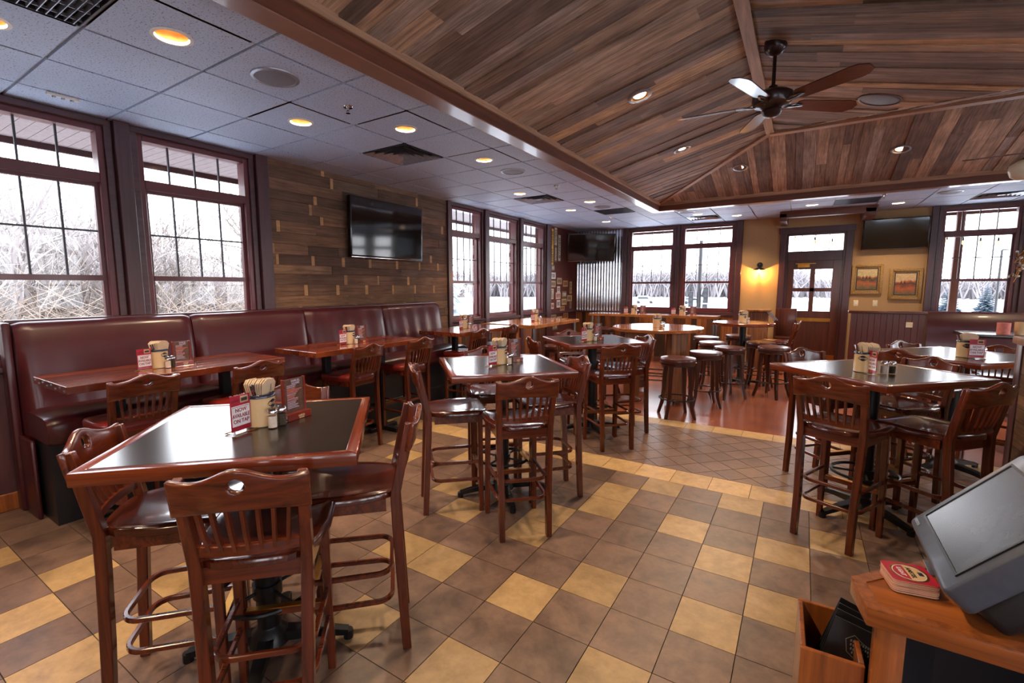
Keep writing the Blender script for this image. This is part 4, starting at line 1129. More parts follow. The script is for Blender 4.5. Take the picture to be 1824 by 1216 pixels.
def speaker(p, lab, mat, R_=0.13, nrm=None):
    t = thing('ceiling_speaker', lab, 'speaker', p, 0, 'round ceiling speakers')
    if nrm: t.rotation_euler = Vector((0,0,1)).rotation_difference(-Vector(nrm)).to_euler()
    mb = MB(); mb.lathe([(R_+0.02,0.0),(R_+0.018,-0.008),(R_,-0.012),(R_-0.004,-0.004)], 40, cap=False); mb.build('rim', m_vent if mat is m_spk else mat, t, smooth=40)
    mb = MB(); mb.lathe([(0.0,-0.011),(R_*0.6,-0.010),(R_-0.002,-0.005),(R_-0.002,0.0),(0.0,0.0)], 40, cap=False); mb.build('grille', mat, t, smooth=60)
speaker((snapc(-3.0,TOX), snapc(1.97,TOY), CEIL), 'round grey ceiling speaker nearest the camera, right of the first ceiling light', m_spk)
speaker((snapc(-3.0,TOX), snapc(5.02,TOY), CEIL), 'round grey ceiling speaker farther along, beyond the square vent', m_spk)
speaker((snapc(-3.0,TOX), snapc(8.1,TOY), CEIL), 'round grey ceiling speaker beside the dark return grille', m_spk)
speaker((-1.9, 9.45, CEIL), 'round grey ceiling speaker between vault beam and back windows', m_spk)
speaker((1.75, 9.72, CEIL), 'round dark ceiling speaker left of the white vent at the far right', m_spk)
speaker((0.49,5.80,ZRG-SL*(0.49-XRG)-0.012), 'round brown speaker set in the vault boards right of the fan', m_spkb, 0.15, (-SL/n1,0,-1/n1))
GL = {'square': [], 'dark': [], 'linear': []}
glab = ['dark slotted return grille at the top left corner of the ceiling',
 'square ceiling diffuser with nested vanes above the plank wall television',
 'square ceiling diffuser with nested vanes above the group of three windows',
 'flat dark return grille in the ceiling left of the vault corner',
 'square ceiling diffuser with nested vanes above the back windows',
 'white square ceiling diffuser at the far right above the corner booth',
 'dark rectangular return grille in the ceiling above the door canopy beam']
for (gx, gy, kind), lab in zip(GR, glab):
    t = thing('ceiling_vent', lab, 'vent', (snapc(gx,TOX), snapc(gy,TOY), CEIL), 0, 'air vents in the tiled ceiling')
    q = TS/2-0.01
    mb = MB(); mb.box(-q,q,-q,q,0.05,0.06); mb.box(-q,-q+0.004,-q,q,0.0,0.05); mb.box(q-0.004,q,-q,q,0.0,0.05); mb.box(-q,q,-q,-q+0.004,0.0,0.05); mb.box(-q,q,q-0.004,q,0.0,0.05); mb.build('box', m_ventd if kind != 'square' else m_ventb, t)
    if kind == 'square':
        for i, r_ in enumerate((0.28,0.215,0.15,0.085)):
            mb = MB(); z0, z1 = -0.004, 0.03; a_, b2 = r_, r_-0.035
            vs = [(sx*a_, sy*a_, z0) for sx, sy in ((-1,-1),(1,-1),(1,1),(-1,1))]+[(sx*b2, sy*b2, z1) for sx, sy in ((-1,-1),(1,-1),(1,1),(-1,1))]
            mb.add(vs, [(k,(k+1)%4,4+(k+1)%4,4+k) for k in range(4)]); mb.build('vane', m_vent, t)
        mb = MB(); mb.box(-0.04,0.04,-0.04,0.04,-0.002,0.004); mb.build('centre_plate', m_vent, t)
    elif kind == 'linear':
        mb = MB()
        for k in range(16): y = -q+0.02+k*0.036; mb.box(-q+0.005, q-0.005, y, y+0.004, -0.002, 0.03)
        for k in range(5): x = -q+0.05+k*0.12; mb.box(x, x+0.003, -q, q, 0.004, 0.02)
        mb.build('louvres', m_vent, t)
    else:
        mb = MB()
        for k in range(36): y = -q+0.01+k*0.016; mb.box(-q+0.005, q-0.005, y, y+0.005, -0.001, 0.012)
        mb.build('louvres', m_ventb, t)
def sprinkler(p, lab):
    t = thing('sprinkler', lab, 'sprinkler', p, 0, 'ceiling sprinkler heads')
    mb = MB(); mb.lathe([(0.038,0.0),(0.034,-0.008),(0.012,-0.010),(0.010,-0.03),(0.0,-0.03)], 20, cap=False); mb.build('escutcheon', m_chrome, t, smooth=40)
    mb = MB(); mb.bar([(-0.012,0,-0.012),(-0.014,0,-0.035),(0,0,-0.045),(0.014,0,-0.035),(0.012,0,-0.012)], 0.004, 0.006); mb.lathe([(0.0,-0.047),(0.018,-0.047),(0.018,-0.049),(0.0,-0.049)], 14, cap=False); mb.build('deflector', m_chrome, t)
for x, y, lab in ((-3.02,2.573,'small chrome sprinkler head nearest the camera, between two recessed lights'),(-2.92,6.03,'small chrome sprinkler head beside the beam above the far square table'),(-3.3,9.3,'small chrome sprinkler head above the licence plate corner'),(0.95,9.45,'small chrome sprinkler head between door canopy beam and vault beam')):
    sprinkler((x,y,CEIL), lab)
t = thing('ceiling_sensor', 'small white strip with tiny spotlights on the ceiling above the first window', 'ceiling device', (-4.55, 1.3, CEIL), 0)
mb = MB(); mb.box(-0.012,0.012,-0.09,0.09,-0.02,0.0); mb.build('body', m_white, t, bevel=0.003)
for k in (-0.05,0.0,0.05): mb = MB(); mb.lathe([(0.0,-0.032),(0.01,-0.03),(0.012,-0.02)], 12, (0,k,0)); mb.build('lens', m_vent, t)

# ---------------------------------------------------------------- ceiling fans
def make_fan(lab, loc, a0, drop, blade_l=0.52):
    t = thing('ceiling_fan', lab, 'ceiling fan', loc, 0, 'five-bladed bronze ceiling fans')
    mb = MB(); mb.lathe([(0.08,0.03),(0.082,-0.03),(0.07,-0.055),(0.04,-0.085),(0.015,-0.095)], 28); mb.build('canopy', m_fan, t, smooth=50)
    mb = MB(); mb.cyl((0,0,-0.05),(0,0,-drop+0.06), 0.014, n=14); mb.build('downrod', m_fan, t, smooth=40)
    mb = MB(); mb.lathe([(0.0,0.10),(0.03,0.09),(0.045,0.055),(0.11,0.045),(0.145,0.02),(0.15,-0.02),(0.135,-0.055),(0.09,-0.07),(0.07,-0.09),(0.075,-0.105),(0.06,-0.135),(0.03,-0.15),(0.0,-0.152)], 36, (0,0,-drop), cap=False); mb.build('motor_housing', m_fan, t, smooth=40)
    for k in range(5):
        a = a0+k*2*PI/5; Rz = Matrix.Rotation(a, 4, 'Z'); Rx = Matrix.Rotation(math.radians(-13), 4, 'X')
        ar = MB(); ar.M = Matrix.Translation((0,0,-drop-0.05)) @ Rz
        ar.bar([(0.08,0.0,0.0),(0.14,0.012,-0.012),(0.20,0.02,-0.004),(0.26,0.0,0.0)], 0.028, 0.008); ar.bar([(0.13,0.0,-0.008),(0.18,-0.03,0.0),(0.25,-0.012,0.0)], 0.016, 0.006)
        arm = ar.build('blade_arm', m_fan, t)
        bl = MB(); bl.M = Matrix.Translation((0,0,-drop-0.045)) @ Rz @ Matrix.Translation((0.20,0,0)) @ Rx
        out = [(0.0,-0.045),(0.03,-0.062),(0.42,-0.078),(blade_l-0.05,-0.07),(blade_l,-0.03),(blade_l,0.03),(blade_l-0.05,0.07),(0.42,0.078),(0.03,0.062),(0.0,0.045)]
        bl.prism(out, -0.004, 0.004); bl.build('blade', m_blade, t)
    return t
make_fan('bronze ceiling fan with five blades hanging on a rod from the vault', (-0.30, 4.58, ZRG-SL*(-0.30-XRG)-0.01), math.radians(38.5), 0.41)
f2 = make_fan('bronze ceiling fan at the right edge of the picture, only two blade tips in sight', (2.10, 7.205, ZRG-0.05), math.radians(172), 0.52)
lp = thing('glass_pendant', 'cream glass bowl light hanging at the upper right edge', 'pendant lamp', (1.345, 5.2, 0))
mb = MB(); mb.lathe([(0.0,2.42),(0.05,2.425),(0.085,2.45),(0.10,2.49),(0.095,2.53),(0.055,2.56),(0.03,2.57)], 32, cap=False); mb.build('glass_bowl', m_shade, lp, smooth=60)
mb = MB(); mb.cyl((0,0,2.56),(0,0,3.13), 0.008, n=10); mb.lathe([(0.04,2.555),(0.04,2.57),(0.012,2.60)], 20); mb.lathe([(0.06,3.15),(0.06,3.12),(0.015,3.10)], 20); mb.build('stem', m_fan, lp, smooth=40)
# crystal sprays
cx = thing('crystal_garland', 'spray of clear glass beads and gilt twigs hanging at the right edge', 'decoration', (1.375, 5.15, 0))
rr = random.Random(2)
mb = MB()
for k in range(5): mb.tube([(0.03,0,2.0),(0.02-0.02*k/5,0,1.92-0.03*k),(-0.05+0.02*rr.random(),0.02*rr.random(),1.86-0.05*k)], 0.003, 6)
mb.cyl((0.03,0,1.98),(0.03,0,3.18),0.004, n=6); mb.build('twigs', m_brass, cx)
for k in range(26):
    mb = MB(); x, y, z = rr.uniform(-0.07,0.04), rr.uniform(-0.03,0.04), rr.uniform(1.70,1.90); r_ = rr.uniform(0.008,0.015)
    mb.lathe([(0,-r_),(r_*0.75,-r_*0.6),(r_,0),(r_*0.75,r_*0.6),(0,r_)], 8, (x,y,z), cap=False); mb.build('glass_bead', m_chrome if k % 2 else m_white, cx)

# ---------------------------------------------------------------- televisions
def tv(name, lab, loc, rz, w_, h_, tilt=0.0, arm=False):
    """faces local -Y"""
    t = thing('television', lab, 'television', loc, rz, 'flat wall televisions')
    T = Matrix.Rotation(tilt, 4, 'X')
    mb = MB(); mb.M = T; mb.box(-w_/2, w_/2, -0.03, 0.03, -h_/2, h_/2); mb.build('housing', m_bezel, t, bevel=0.006)
    mb = MB(); mb.M = T; mb.box(-w_/2+0.022, w_/2-0.022, -0.0315, -0.0295, -h_/2+0.035, h_/2-0.022); mb.build('screen', m_screen, t)
    mb = MB(); mb.M = T; mb.box(-w_/2+0.01, w_/2-0.01, -0.0325, -0.03, -h_/2+0.008, -h_/2+0.012); mb.build('chrome_strip', m_chrome, t)
    mb = MB(); mb.box(-0.15,0.15,0.03,0.05,-0.15,0.15); 
    if arm: mb.box(-0.03,0.03,0.05,0.55,-0.03,0.03); mb.box(-0.15,0.15,0.55,0.57,-0.12,0.12)
    else: mb.box(-0.12,0.12,0.05,0.08,-0.12,0.12)
    mb.build('wall_bracket', m_iron, t)
    return t
tv('tv', 'large black television on the reclaimed plank wall above the banquette', (XW+0.115, 4.68, 2.40), PI/2, 1.32, 0.76, 0.03)
tv('tv', 'black television angled across the corner in front of the corrugated metal', (-4.27, 10.72, 2.56), math.radians(33), 1.12, 0.65, 0.17, True)
tv('tv', 'black television on the tan wall between door and right-hand window', (1.335, YB-0.10, 2.58), 0, 0.94, 0.56, 0.11)

# ---------------------------------------------------------------- wall things on the back wall
sc_ = thing('wall_sconce', 'lit lantern sconce with a dark conical shade on the tan wall', 'wall lamp', (-0.79, YB, 1.95), 0)
mb = MB(); mb.lathe([(0.0,0.0),(0.055,0.0),(0.05,0.02),(0.0,0.03)], 24, cap=False); 
for i, v in enumerate(mb.v): mb.v[i] = (v[0], -v[2], v[1]+0.13)
mb.build('backplate', m_iron, sc_, smooth=50)
mb = MB(); mb.tube([(0,-0.02,0.13),(0,-0.07,0.145),(0,-0.11,0.12),(0,-0.12,0.09)], 0.008, 8); mb.build('arm', m_iron, sc_)
mb = MB(); mb.lathe([(0.012,0.10),(0.03,0.075),(0.12,0.028),(0.122,0.022),(0.03,0.06)], 32, (0,-0.12,0), cap=False); mb.build('shade', m_iron, sc_, smooth=50)
mb = MB(); mb.lathe([(0.045,0.05),(0.055,0.01),(0.045,-0.05),(0.02,-0.075),(0.0,-0.08)], 24, (0,-0.12,0), cap=False); mb.build('glass_globe', m_clear, sc_, smooth=50)
mb = MB()
for k in range(4):
    a = k*PI/2; mb.tube([(0.048*math.cos(a),-0.12+0.048*math.sin(a),0.05),(0.058*math.cos(a),-0.12+0.058*math.sin(a),0.0),(0.0,-0.12,-0.095)], 0.003, 6)
mb.lathe([(0.0,-0.11),(0.01,-0.10),(0.0,-0.085)], 10, (0,-0.12,0), cap=False); mb.build('cage', m_iron, sc_)
mb = MB(); mb.lathe([(0.0,-0.035),(0.022,-0.02),(0.025,0.0),(0.012,0.03),(0.0,0.035)], 16, (0,-0.12,0), cap=False); mb.build('bulb', m_glow, sc_, smooth=60)
l = bpy.data.lights.new('lamp_light', 'POINT'); l.energy = 13; l.color = (1.0,0.48,0.13); l.shadow_soft_size = 0.008
o = bpy.data.objects.new('lamp_light', l); COL.objects.link(o); o.parent = sc_; o.location = (0,-0.12,-0.044)
# paintings
def pic_mat(name, sky, hill, field, crop, seed):
    m, n, l, b = nt(name)
    t = N(n,'ShaderNodeTexCoord'); s_ = N(n,'ShaderNodeSeparateXYZ'); l.new(t.outputs['Object'], s_.inputs[0])
    no = N(n,'ShaderNodeTexNoise', Scale=9.0, Detail=5.0); no.noise_dimensions = '4D'; no.inputs['W'].default_value = seed; l.new(t.outputs['Object'], no.inputs['Vector'])
    a = N(n,'ShaderNodeMath', operation='MULTIPLY_ADD'); l.new(no.outputs['Fac'], a.inputs[0]); a.inputs[1].default_value = 0.16; l.new(s_.outputs['Z'], a.inputs[2])
    mr = N(n,'ShaderNodeMapRange'); mr.inputs['From Min'].default_value = -0.10; mr.inputs['From Max'].default_value = 0.26; l.new(a.outputs[0], mr.inputs['Value'])
    r = N(n,'ShaderNodeValToRGB'); el = r.color_ramp.elements; el.new(.3); el.new(.5); el.new(.62)
    for e, (p, c) in zip(el, ((0.0, crop),(0.3, field),(0.5, hill),(0.6, field),(0.66, sky))): e.position = p; e.color = c
    no2 = N(n,'ShaderNodeTexNoise', Scale=40.0, Detail=3.0); l.new(t.outputs['Object'], no2.inputs['Vector'])
    m2_ = N(n,'ShaderNodeMapRange'); m2_.inputs['To Min'].default_value = 0.6; m2_.inputs['To Max'].default_value = 1.4; l.new(no2.outputs['Fac'], m2_.inputs['Value'])
    l.new(mr.outputs[0], r.inputs[0]); vm = N(n,'ShaderNodeVectorMath', operation='SCALE'); l.new(r.outputs[0], vm.inputs[0]); l.new(m2_.outputs[0], vm.inputs['Scale']); l.new(vm.outputs[0], b.inputs['Base Color'])
    b.inputs['Roughness'].default_value = 0.45
    return m
for (x0, x1, z0, z1, lab, mt, tr) in ((0.76,1.235,1.48,2.04,'gilt-framed landscape painting on the left, beside the door', pic_mat('painting_a', S(196,176,130), S(70,64,44), S(170,96,52), S(96,88,52), 1.0), 3),
                              (1.325,1.79,1.385,1.95,'gilt-framed landscape painting on the right, hung a little lower', pic_mat('painting_b', S(200,170,124), S(74,52,40), S(182,92,50), S(104,92,54), 4.0), 2)):
    w_, h_ = x1-x0, z1-z0
    t = thing('framed_painting', lab, 'painting', ((x0+x1)/2, YB, (z0+z1)/2), 0, 'gilt-framed landscapes on the tan wall')
    fr = MB()
    for a_, b2, d_ in ((0.0,0.05,0.035),(0.05,0.075,0.022)):
        for bx in ((-w_/2+a_, -w_/2+b2, -h_/2+a_, h_/2-a_),(w_/2-b2, w_/2-a_, -h_/2+a_, h_/2-a_),(-w_/2+b2, w_/2-b2, -h_/2+a_, -h_/2+b2),(-w_/2+b2, w_/2-b2, h_/2-b2, h_/2-a_)):
            fr.box(bx[0], bx[1], -d_, 0.0, bx[2], bx[3])
    fr.build('gilt_frame', m_gilt, t, bevel=0.006)
    mb = MB(); mb.box(-w_/2+0.075, w_/2-0.075, -0.012, 0.0, -h_/2+0.075, h_/2-0.075); mb.build('liner', m_iron, t)
    mb = MB(); mb.box(-w_/2+0.09, w_/2-0.09, -0.014, -0.011, -h_/2+0.09, h_/2-0.09); cv = mb.build('canvas', mt, t)
    tm = MB()
    for k in range(tr): tx = -0.06+0.05*k; tm.prism([(tx-0.012, 0.0),(tx+0.012,0.0),(tx,0.07)], 0, 0.001)
    for i, v in enumerate(tm.v): tm.v[i] = (v[0], -0.015-v[2], v[1]+0.01)
    tm.build('painted_trees', m_pepper, cv)
for x, z, lab in ((0.86,1.31,'ivory light switch plate under the left painting'),(1.15,1.31,'white outlet plate under the gap between the paintings')):
    t = thing('switch_plate', lab, 'switch', (x, YB, z)); mb = MB(); mb.box(-0.036,0.036,-0.006,0,-0.058,0.058); mb.build('plate', m_plas, t, bevel=0.002)
    mb = MB(); mb.box(-0.012,0.012,-0.012,-0.004,-0.02,0.02); mb.build('toggle', m_white, t)
# licence plates
pcols = [S(214,178,60), S(196,190,170), S(150,130,110), S(200,196,200), S(170,150,120), S(176,128,84), S(120,104,84), S(190,160,120), S(206,170,160)]
pm = [plain('plate_paint_%d' % i, c, 0.45, 0.1, 0, 0.12, 12) for i, c in enumerate(pcols)]
def pl_(y, z, w_, h_, ci, lab, n_ch=6, rot=0):
    t = thing('licence_plate', lab, 'licence plate', (XW+0.004, y, z), PI/2, 'old licence plates on the corner wall')
    mb = MB(); mb.M = Matrix.Rotation(rot, 4, 'Y'); mb.box(-w_/2, w_/2, -0.006, 0.0, -h_/2, h_/2); mb.build('plate', pm[ci], t, bevel=0.002, seg=1)
    mb = MB(); mb.M = Matrix.Rotation(rot, 4, 'Y'); rr2 = random.Random(int(y*100+z*77))
    vert = h_ > w_
    for k in range(n_ch):
        if vert: cxx, cz = 0, h_*0.4-h_*0.8*(k+0.5)/n_ch; ww, hh = w_*0.3, h_*0.3/n_ch
        else: cxx, cz = -w_*0.4+w_*0.8*(k+0.5)/n_ch, 0; ww, hh = w_*0.26/n_ch, h_*0.24
        mb.box(cxx-ww, cxx-ww*0.45, -0.0075, -0.006, cz-hh, cz+hh)
        if rr2.random() < 0.7: mb.box(cxx-ww, cxx+ww, -0.0075, -0.006, cz+hh*0.6, cz+hh)
        if rr2.random() < 0.6: mb.box(cxx+ww*0.45, cxx+ww, -0.0075, -0.006, cz-hh, cz+hh)
        if rr2.random() < 0.6: mb.box(cxx-ww, cxx+ww, -0.0075, -0.006, cz-hh, cz-hh*0.6)
    mb.build('embossed_marks', m_ventd if ci not in (6,) else m_white, t)
names = ['yellow upright','pale upright','grey-brown square','white','cream','copper-toned','dark brown','tan','pinkish']
spots = [(9.92,2.75,0.12,0.42,0),(10.10,2.80,0.12,0.40,1),(9.92,2.35,0.12,0.40,0),(10.10,2.40,0.12,0.36,6),(10.30,2.55,0.12,0.60,1),(9.97,2.08,0.15,0.13,6),(9.97,1.90,0.28,0.15,3),(9.97,1.71,0.28,0.15,4),(10.32,1.78,0.26,0.15,4),(10.28,1.58,0.16,0.15,3),(10.66,1.72,0.28,0.15,5),(9.94,1.48,0.14,0.24,1),(10.26,1.43,0.26,0.16,8),(10.60,1.46,0.26,0.15,6),(10.98,1.62,0.13,0.30,7),(10.60,1.28,0.28,0.15,7),(10.28,1.24,0.2,0.18,3),(9.93,1.20,0.2,0.14,8),(10.92,1.36,0.28,0.15,7),(10.5,1.12,0.26,0.11,5),
         (10.02,0.92,0.28,0.15,4),(10.35,0.86,0.28,0.15,7),(10.7,0.93,0.28,0.15,5),(10.1,0.70,0.28,0.15,6),(10.98,1.2,0.12,0.2,2)]
locs = ['beside the window post, topmost','second from the post, at the top','beside the post, second from top','second column from the post, second down','tall one left of the corner television']
for k, (y, z, w_, h_, ci) in enumerate(spots):
    where = locs[k] if k < len(locs) else ('%s %s' % (('close to the window post' if y < 10.05 else 'in the second column from the post' if y < 10.45 else 'in the third column from the post' if y < 10.75 else 'nearest the corrugated metal'), ('just below television height' if z > 1.85 else 'at mid height' if z > 1.4 else 'low above the ledge' if z > 1.05 else 'under the ledge')))
    pl_(y, z, w_, h_, ci, '%s licence plate %s' % (names[ci], where), 4 if w_ < 0.2 and h_ < 0.2 else 6)
# wooden stand with slanted top near the sconce
ms = thing('host_stand', 'weathered wood stand with a slanted top against the tan wall below the sconce', 'stand', (-0.72, 10.75, 0))
mb = MB(); mb.box(-0.17,0.17,-0.14,0.14,0.0,1.14); mb.build('body', m_plankleg, ms, bevel=0.006)
mb = MB(); mb.box(-0.21,0.21,-0.20,0.19,1.14,1.18); mb.build('top', m_plankleg, ms, bevel=0.006)
mb = MB(); mb.bar([(0.16,-0.15,1.14),(0.30,-0.15,0.98)],0.03,0.03); mb.bar([(0.20,-0.15,1.14),(0.34,-0.15,0.98)],0.02,0.02); mb.build('brace', m_vent, ms)
hc = thing('wood_high_chair', 'dark brown wooden high chair beside the weathered stand', 'high chair', (-0.28, 10.85, 0))
mb = MB(); mb.box(-0.16,0.20,0.12,0.15,0.6,1.20); mb.build('back', m_door, hc, bevel=0.006)
mb = MB(); mb.box(-0.16,0.20,-0.15,0.12,0.62,0.65); mb.build('seat', m_door, hc, bevel=0.006)
for sx in (-0.15,0.19):
    for sy in (-0.14,0.13): mb = MB(); mb.box(sx-0.015,sx+0.015,sy-0.015,sy+0.015,0,1.0 if sy < 0 else 0.62); mb.build('leg', m_door, hc)
# ---------------------------------------------------------------- things on the tables
_proto = {}
def get(kind, maker, loc, rz, label, group):
    if kind not in _proto:
        o = maker(); _proto[kind] = o
        o.location = loc; o.rotation_euler = (0,0,rz); o['label'] = label; o['group'] = group
        return o
    return dup(_proto[kind], loc, rz, label, group)
def mk_crock():
    t = thing('cutlery_crock', 'x', 'crock')
    mb = MB(); mb.lathe([(0.0,0.0),(0.056,0.0),(0.06,0.004),(0.06,0.128),(0.055,0.128),(0.055,0.01),(0.0,0.01)], 40, cap=False); mb.build('cup', m_cream, t, smooth=40)
    mb = MB(); mb.lathe([(0.0545,0.125),(0.0545,0.136),(0.0575,0.140),(0.0615,0.137),(0.0615,0.125)], 40, cap=False); mb.build('rim', m_navy, t, smooth=60)
    lg = MB(); vs = []; n = 18
    for k in range(n):
        a = 2*PI*k/n; th = 0.25+0.46*math.cos(a); zz = 0.098+0.017*math.sin(a)*(1.0+0.12*math.cos(4*a))
        vs.append((0.0606*math.sin(th), -0.0606*math.cos(th), zz))
    lg.add([(0.0608*math.sin(0.25), -0.0608*math.cos(0.25), 0.098)]+vs, [(0, 1+k, 1+(k+1) % n) for k in range(n)]); lo = lg.build('oval_badge', m_navy, t)
    tm_ = text_mesh("SAMMY'S", 0.017).copy(); 
    for v in tm_.vertices:
        th = 0.25 + v.co.x/0.061; v.co = Vector((0.0614*math.sin(th), -0.0614*math.cos(th), v.co.z+0.098))
    tm_.materials.clear(); tm_.materials.append(m_cream); o = bpy.data.objects.new('badge_lettering', tm_); COL.objects.link(o); o.parent = lo
    return t
def mk_napkins():
    t = thing('napkin_bundle', 'x', 'napkins'); rr = random.Random(5); mb = MB()
    for k in range(9):
        yy = -0.026+0.0065*k; w0, w1 = 0.030, 0.047+0.003*rr.random(); z1 = 0.192+0.008*rr.random(); lean = (k-4)*0.004
        vs = []
        for (x, z, y_) in ((-w0,0.015,yy*0.4),(w0,0.015,yy*0.4),(w1,z1-0.02,yy+lean),(w1*0.55,z1,yy+lean*1.2),(-w1*0.5,z1+0.004,yy+lean*1.2),(-w1,z1-0.012,yy+lean)):
            vs.append((x, y_, z))
        vs2 = [(x, y_+0.0045, z) for x, y_, z in vs]; n = 6
        mb.add(vs+vs2, [tuple(range(n)), tuple(reversed(range(n,2*n)))]+[(i,(i+1)%n,n+(i+1)%n,n+i) for i in range(n)])
    mb.build('folded_stack', m_napkin, t); return t
def mk_fork():
    t = thing('fork', 'x', 'cutlery'); mb = MB(); mb.tube([(0,0,0.012),(0.0,0.0,0.09),(0.004,0,0.14),(0.0,0,0.185)], [0.5,0.6,1.0,1.25], 4, sq=(0.0065,0.0014)); mb.build('handle', m_chrome, t, bevel=0.0008, seg=1); return t
def mk_sign():
    t = thing('table_card', 'x', 'sign')
    mb = MB(); mb.box(-0.048,0.048,-0.0015,0.0015,0.008,0.155); cd = mb.build('card', m_cardr, t)
    mb = MB(); mb.box(-0.044,0.044,-0.0022,-0.0014,0.028,0.112); mb.build('white_panel', m_cardw, cd)
    mb = MB(); mb.box(0.0,0.038,-0.0022,-0.0014,0.122,0.150); mb.build('beige_badge', m_coast, cd)
    mb = MB(); mb.box(0.004,0.034,-0.0028,-0.002,0.128,0.142); mb.build('badge_shape', m_pepper, cd)
    mb = MB()
    for k in range(9): mb.box(-0.042+k*0.0045,-0.0395+k*0.0045,-0.0022,-0.0014,0.130,0.137)
    for k in range(16): mb.box(-0.040+k*0.005,-0.037+k*0.005,-0.0028,-0.002,0.106,0.1085)
    mb.build('small_print', m_cardp, cd)
    for z, s in ((0.094,'NOW'),(0.071,'AVAILABLE'),(0.048,'ON TAP')): text_part('lettering', s, 0.022, m_cardp, cd, (0,-0.0026,z-0.001), sx=0.78 if s == 'AVAILABLE' else 0.95)
    mb = MB(); mb.box(-0.052,0.052,-0.032,0.03,0.0,0.003); mb.box(-0.05,0.05,-0.004,-0.0025,0.003,0.158); mb.build('acrylic_holder', m_clear, t)
    mb = MB(); mb.tube([(-0.055,-0.03,0.004),(0.055,-0.03,0.004),(0.055,0.028,0.004),(-0.055,0.028,0.004)], 0.002, 6, closed=True); mb.build('wire_base', m_brass, t)
    return t
def mk_menu():
    t = thing('menu_stand', 'x', 'menu')
    mb = MB(); mb.box(-0.066,0.066,-0.035,0.03,0.0,0.014); mb.prism([(-0.066,-0.035),(0.066,-0.035),(0.060,-0.006),(-0.060,-0.006)],0.014,0.03); mb.build('wooden_base', m_menuw, t, bevel=0.001, seg=1)
    for s_ in (-1,1): mb = MB(); mb.box(s_*0.062-0.006 if s_ > 0 else -0.064, s_*0.062+0.002 if s_ > 0 else -0.056,-0.007,0.007,0.014,0.185); mb.build('upright', m_menuw, t, bevel=0.001, seg=1)
    mb = MB(); mb.box(-0.056,0.056,-0.003,0.003,0.02,0.182); bd_ = mb.build('menu_sheet', m_menu, t)
    rr = random.Random(8); r1 = MB(); r2_ = MB()
    z = 0.150
    while z > 0.045:
        w_ = rr.uniform(0.02,0.042); x = -0.04
        mbx = r1 if rr.random() < 0.6 else r2_
        while x < -0.04+2*w_: mbx.box(x, x+0.0035, -0.0038, -0.003, z, z+0.0035); x += 0.0047
        z -= 0.0068
    r1.build('red_print', m_menur, bd_); r2_.build('pale_print', m_menub, bd_)
    text_part('lettering', 'SAMUEL', 0.014, m_menub, bd_, (0.01,-0.0036,0.172)); text_part('lettering', 'ADAMS', 0.014, m_menub, bd_, (0.01,-0.0036,0.160))
    text_part('lettering', 'SAMUEL', 0.012, m_cream, t, (0.008,-0.0357,0.0150), (0,0,0), 0.9); text_part('lettering', 'ADAMS', 0.010, m_cream, t, (0.008,-0.0357,0.0052), (0,0,0), 0.9)
    return t
def mk_shaker(kind, mat):
    def f():
        t = thing(kind, 'x', 'shaker')
        pr = [(0.0,0.0),(0.019,0.0),(0.021,0.004)]
        for k in range(5): z = 0.008+k*0.011; pr += [(0.0215,z),(0.0235,z+0.0045),(0.0215,z+0.009)]
        pr += [(0.0195,0.066),(0.0185,0.07)]
        mb = MB(); mb.lathe(pr, 18, cap=False); mb.build('jar', m_clear, t, smooth=30)
        mb = MB(); mb.lathe([(0.0,0.004),(0.0175,0.004),(0.0175,0.052),(0.0,0.054)], 16, cap=False); mb.build('filling', mat, t, smooth=40)
        mb = MB(); mb.lathe([(0.0205,0.066),(0.0205,0.076),(0.014,0.086),(0.0,0.088)], 20, cap=False); mb.build('cap', m_chrome, t, smooth=40)
        return t
    return f
mk_salt, mk_pepper = mk_shaker('salt_shaker', m_salt), mk_shaker('pepper_shaker', m_pepper)
FN = [0]
def place_set(where, cx, cy_, z, rz, sign=(-0.112,-0.035,0.05), menu=(0.155,-0.02,-0.05), salt=(0.015,-0.088), pepper=(0.058,-0.070), forks=5, nap_rot=0.3):
    c, s_ = math.cos(rz), math.sin(rz)
    W = lambda x, y, dz=0: (cx+c*x-s_*y, cy_+s_*x+c*y, z+dz)
    get('crock', mk_crock, W(0,0), rz, 'cream ceramic cutlery crock with a navy rim on %s' % where, 'cutlery crocks')
    get('nap', mk_napkins, W(0.012,0.006,0.0), rz+nap_rot, 'folded brown paper napkins standing in the crock on %s' % where, 'napkin bundles')
    for k in range(forks):
        fx, fy = -0.030+0.007*k, -0.03+0.018*(k % 3)
        f_ = get('fork', mk_fork, W(fx, fy, 0.0), rz+k, 'silver cutlery handle standing in the crock on %s' % where, 'cutlery in the crock on %s' % where)
        f_.rotation_euler = (0.06*(k % 3)-0.05, -0.16+0.05*k, rz)
    if sign: get('sign', mk_sign, W(sign[0], sign[1]), rz+sign[2], 'red and white table card on %s' % where, 'table cards')
    if menu: get('menu', mk_menu, W(menu[0], menu[1]), rz+menu[2], 'small wood-framed drinks menu stand on %s' % where, 'menu stands')
    if salt: get('salt', mk_salt, W(*salt), rz, 'glass salt shaker beside the crock on %s' % where, 'salt shakers')
    if pepper: get('pepper', mk_pepper, W(*pepper), rz, 'glass pepper shaker beside the crock on %s' % where, 'pepper shakers')
R_ = math.radians
place_set('the nearest square table', -1.95, 1.12, 1.05, R_(101), sign=(-0.108,-0.012,0.05), menu=(0.135,-0.055,-0.03), salt=(-0.022,-0.09), pepper=(0.026,-0.092), forks=7)
place_set('the second square table', -1.95, 3.05, 1.05, R_(80), forks=6)
place_set('the third square table', -1.97, 4.90, 1.05, R_(75), forks=4)
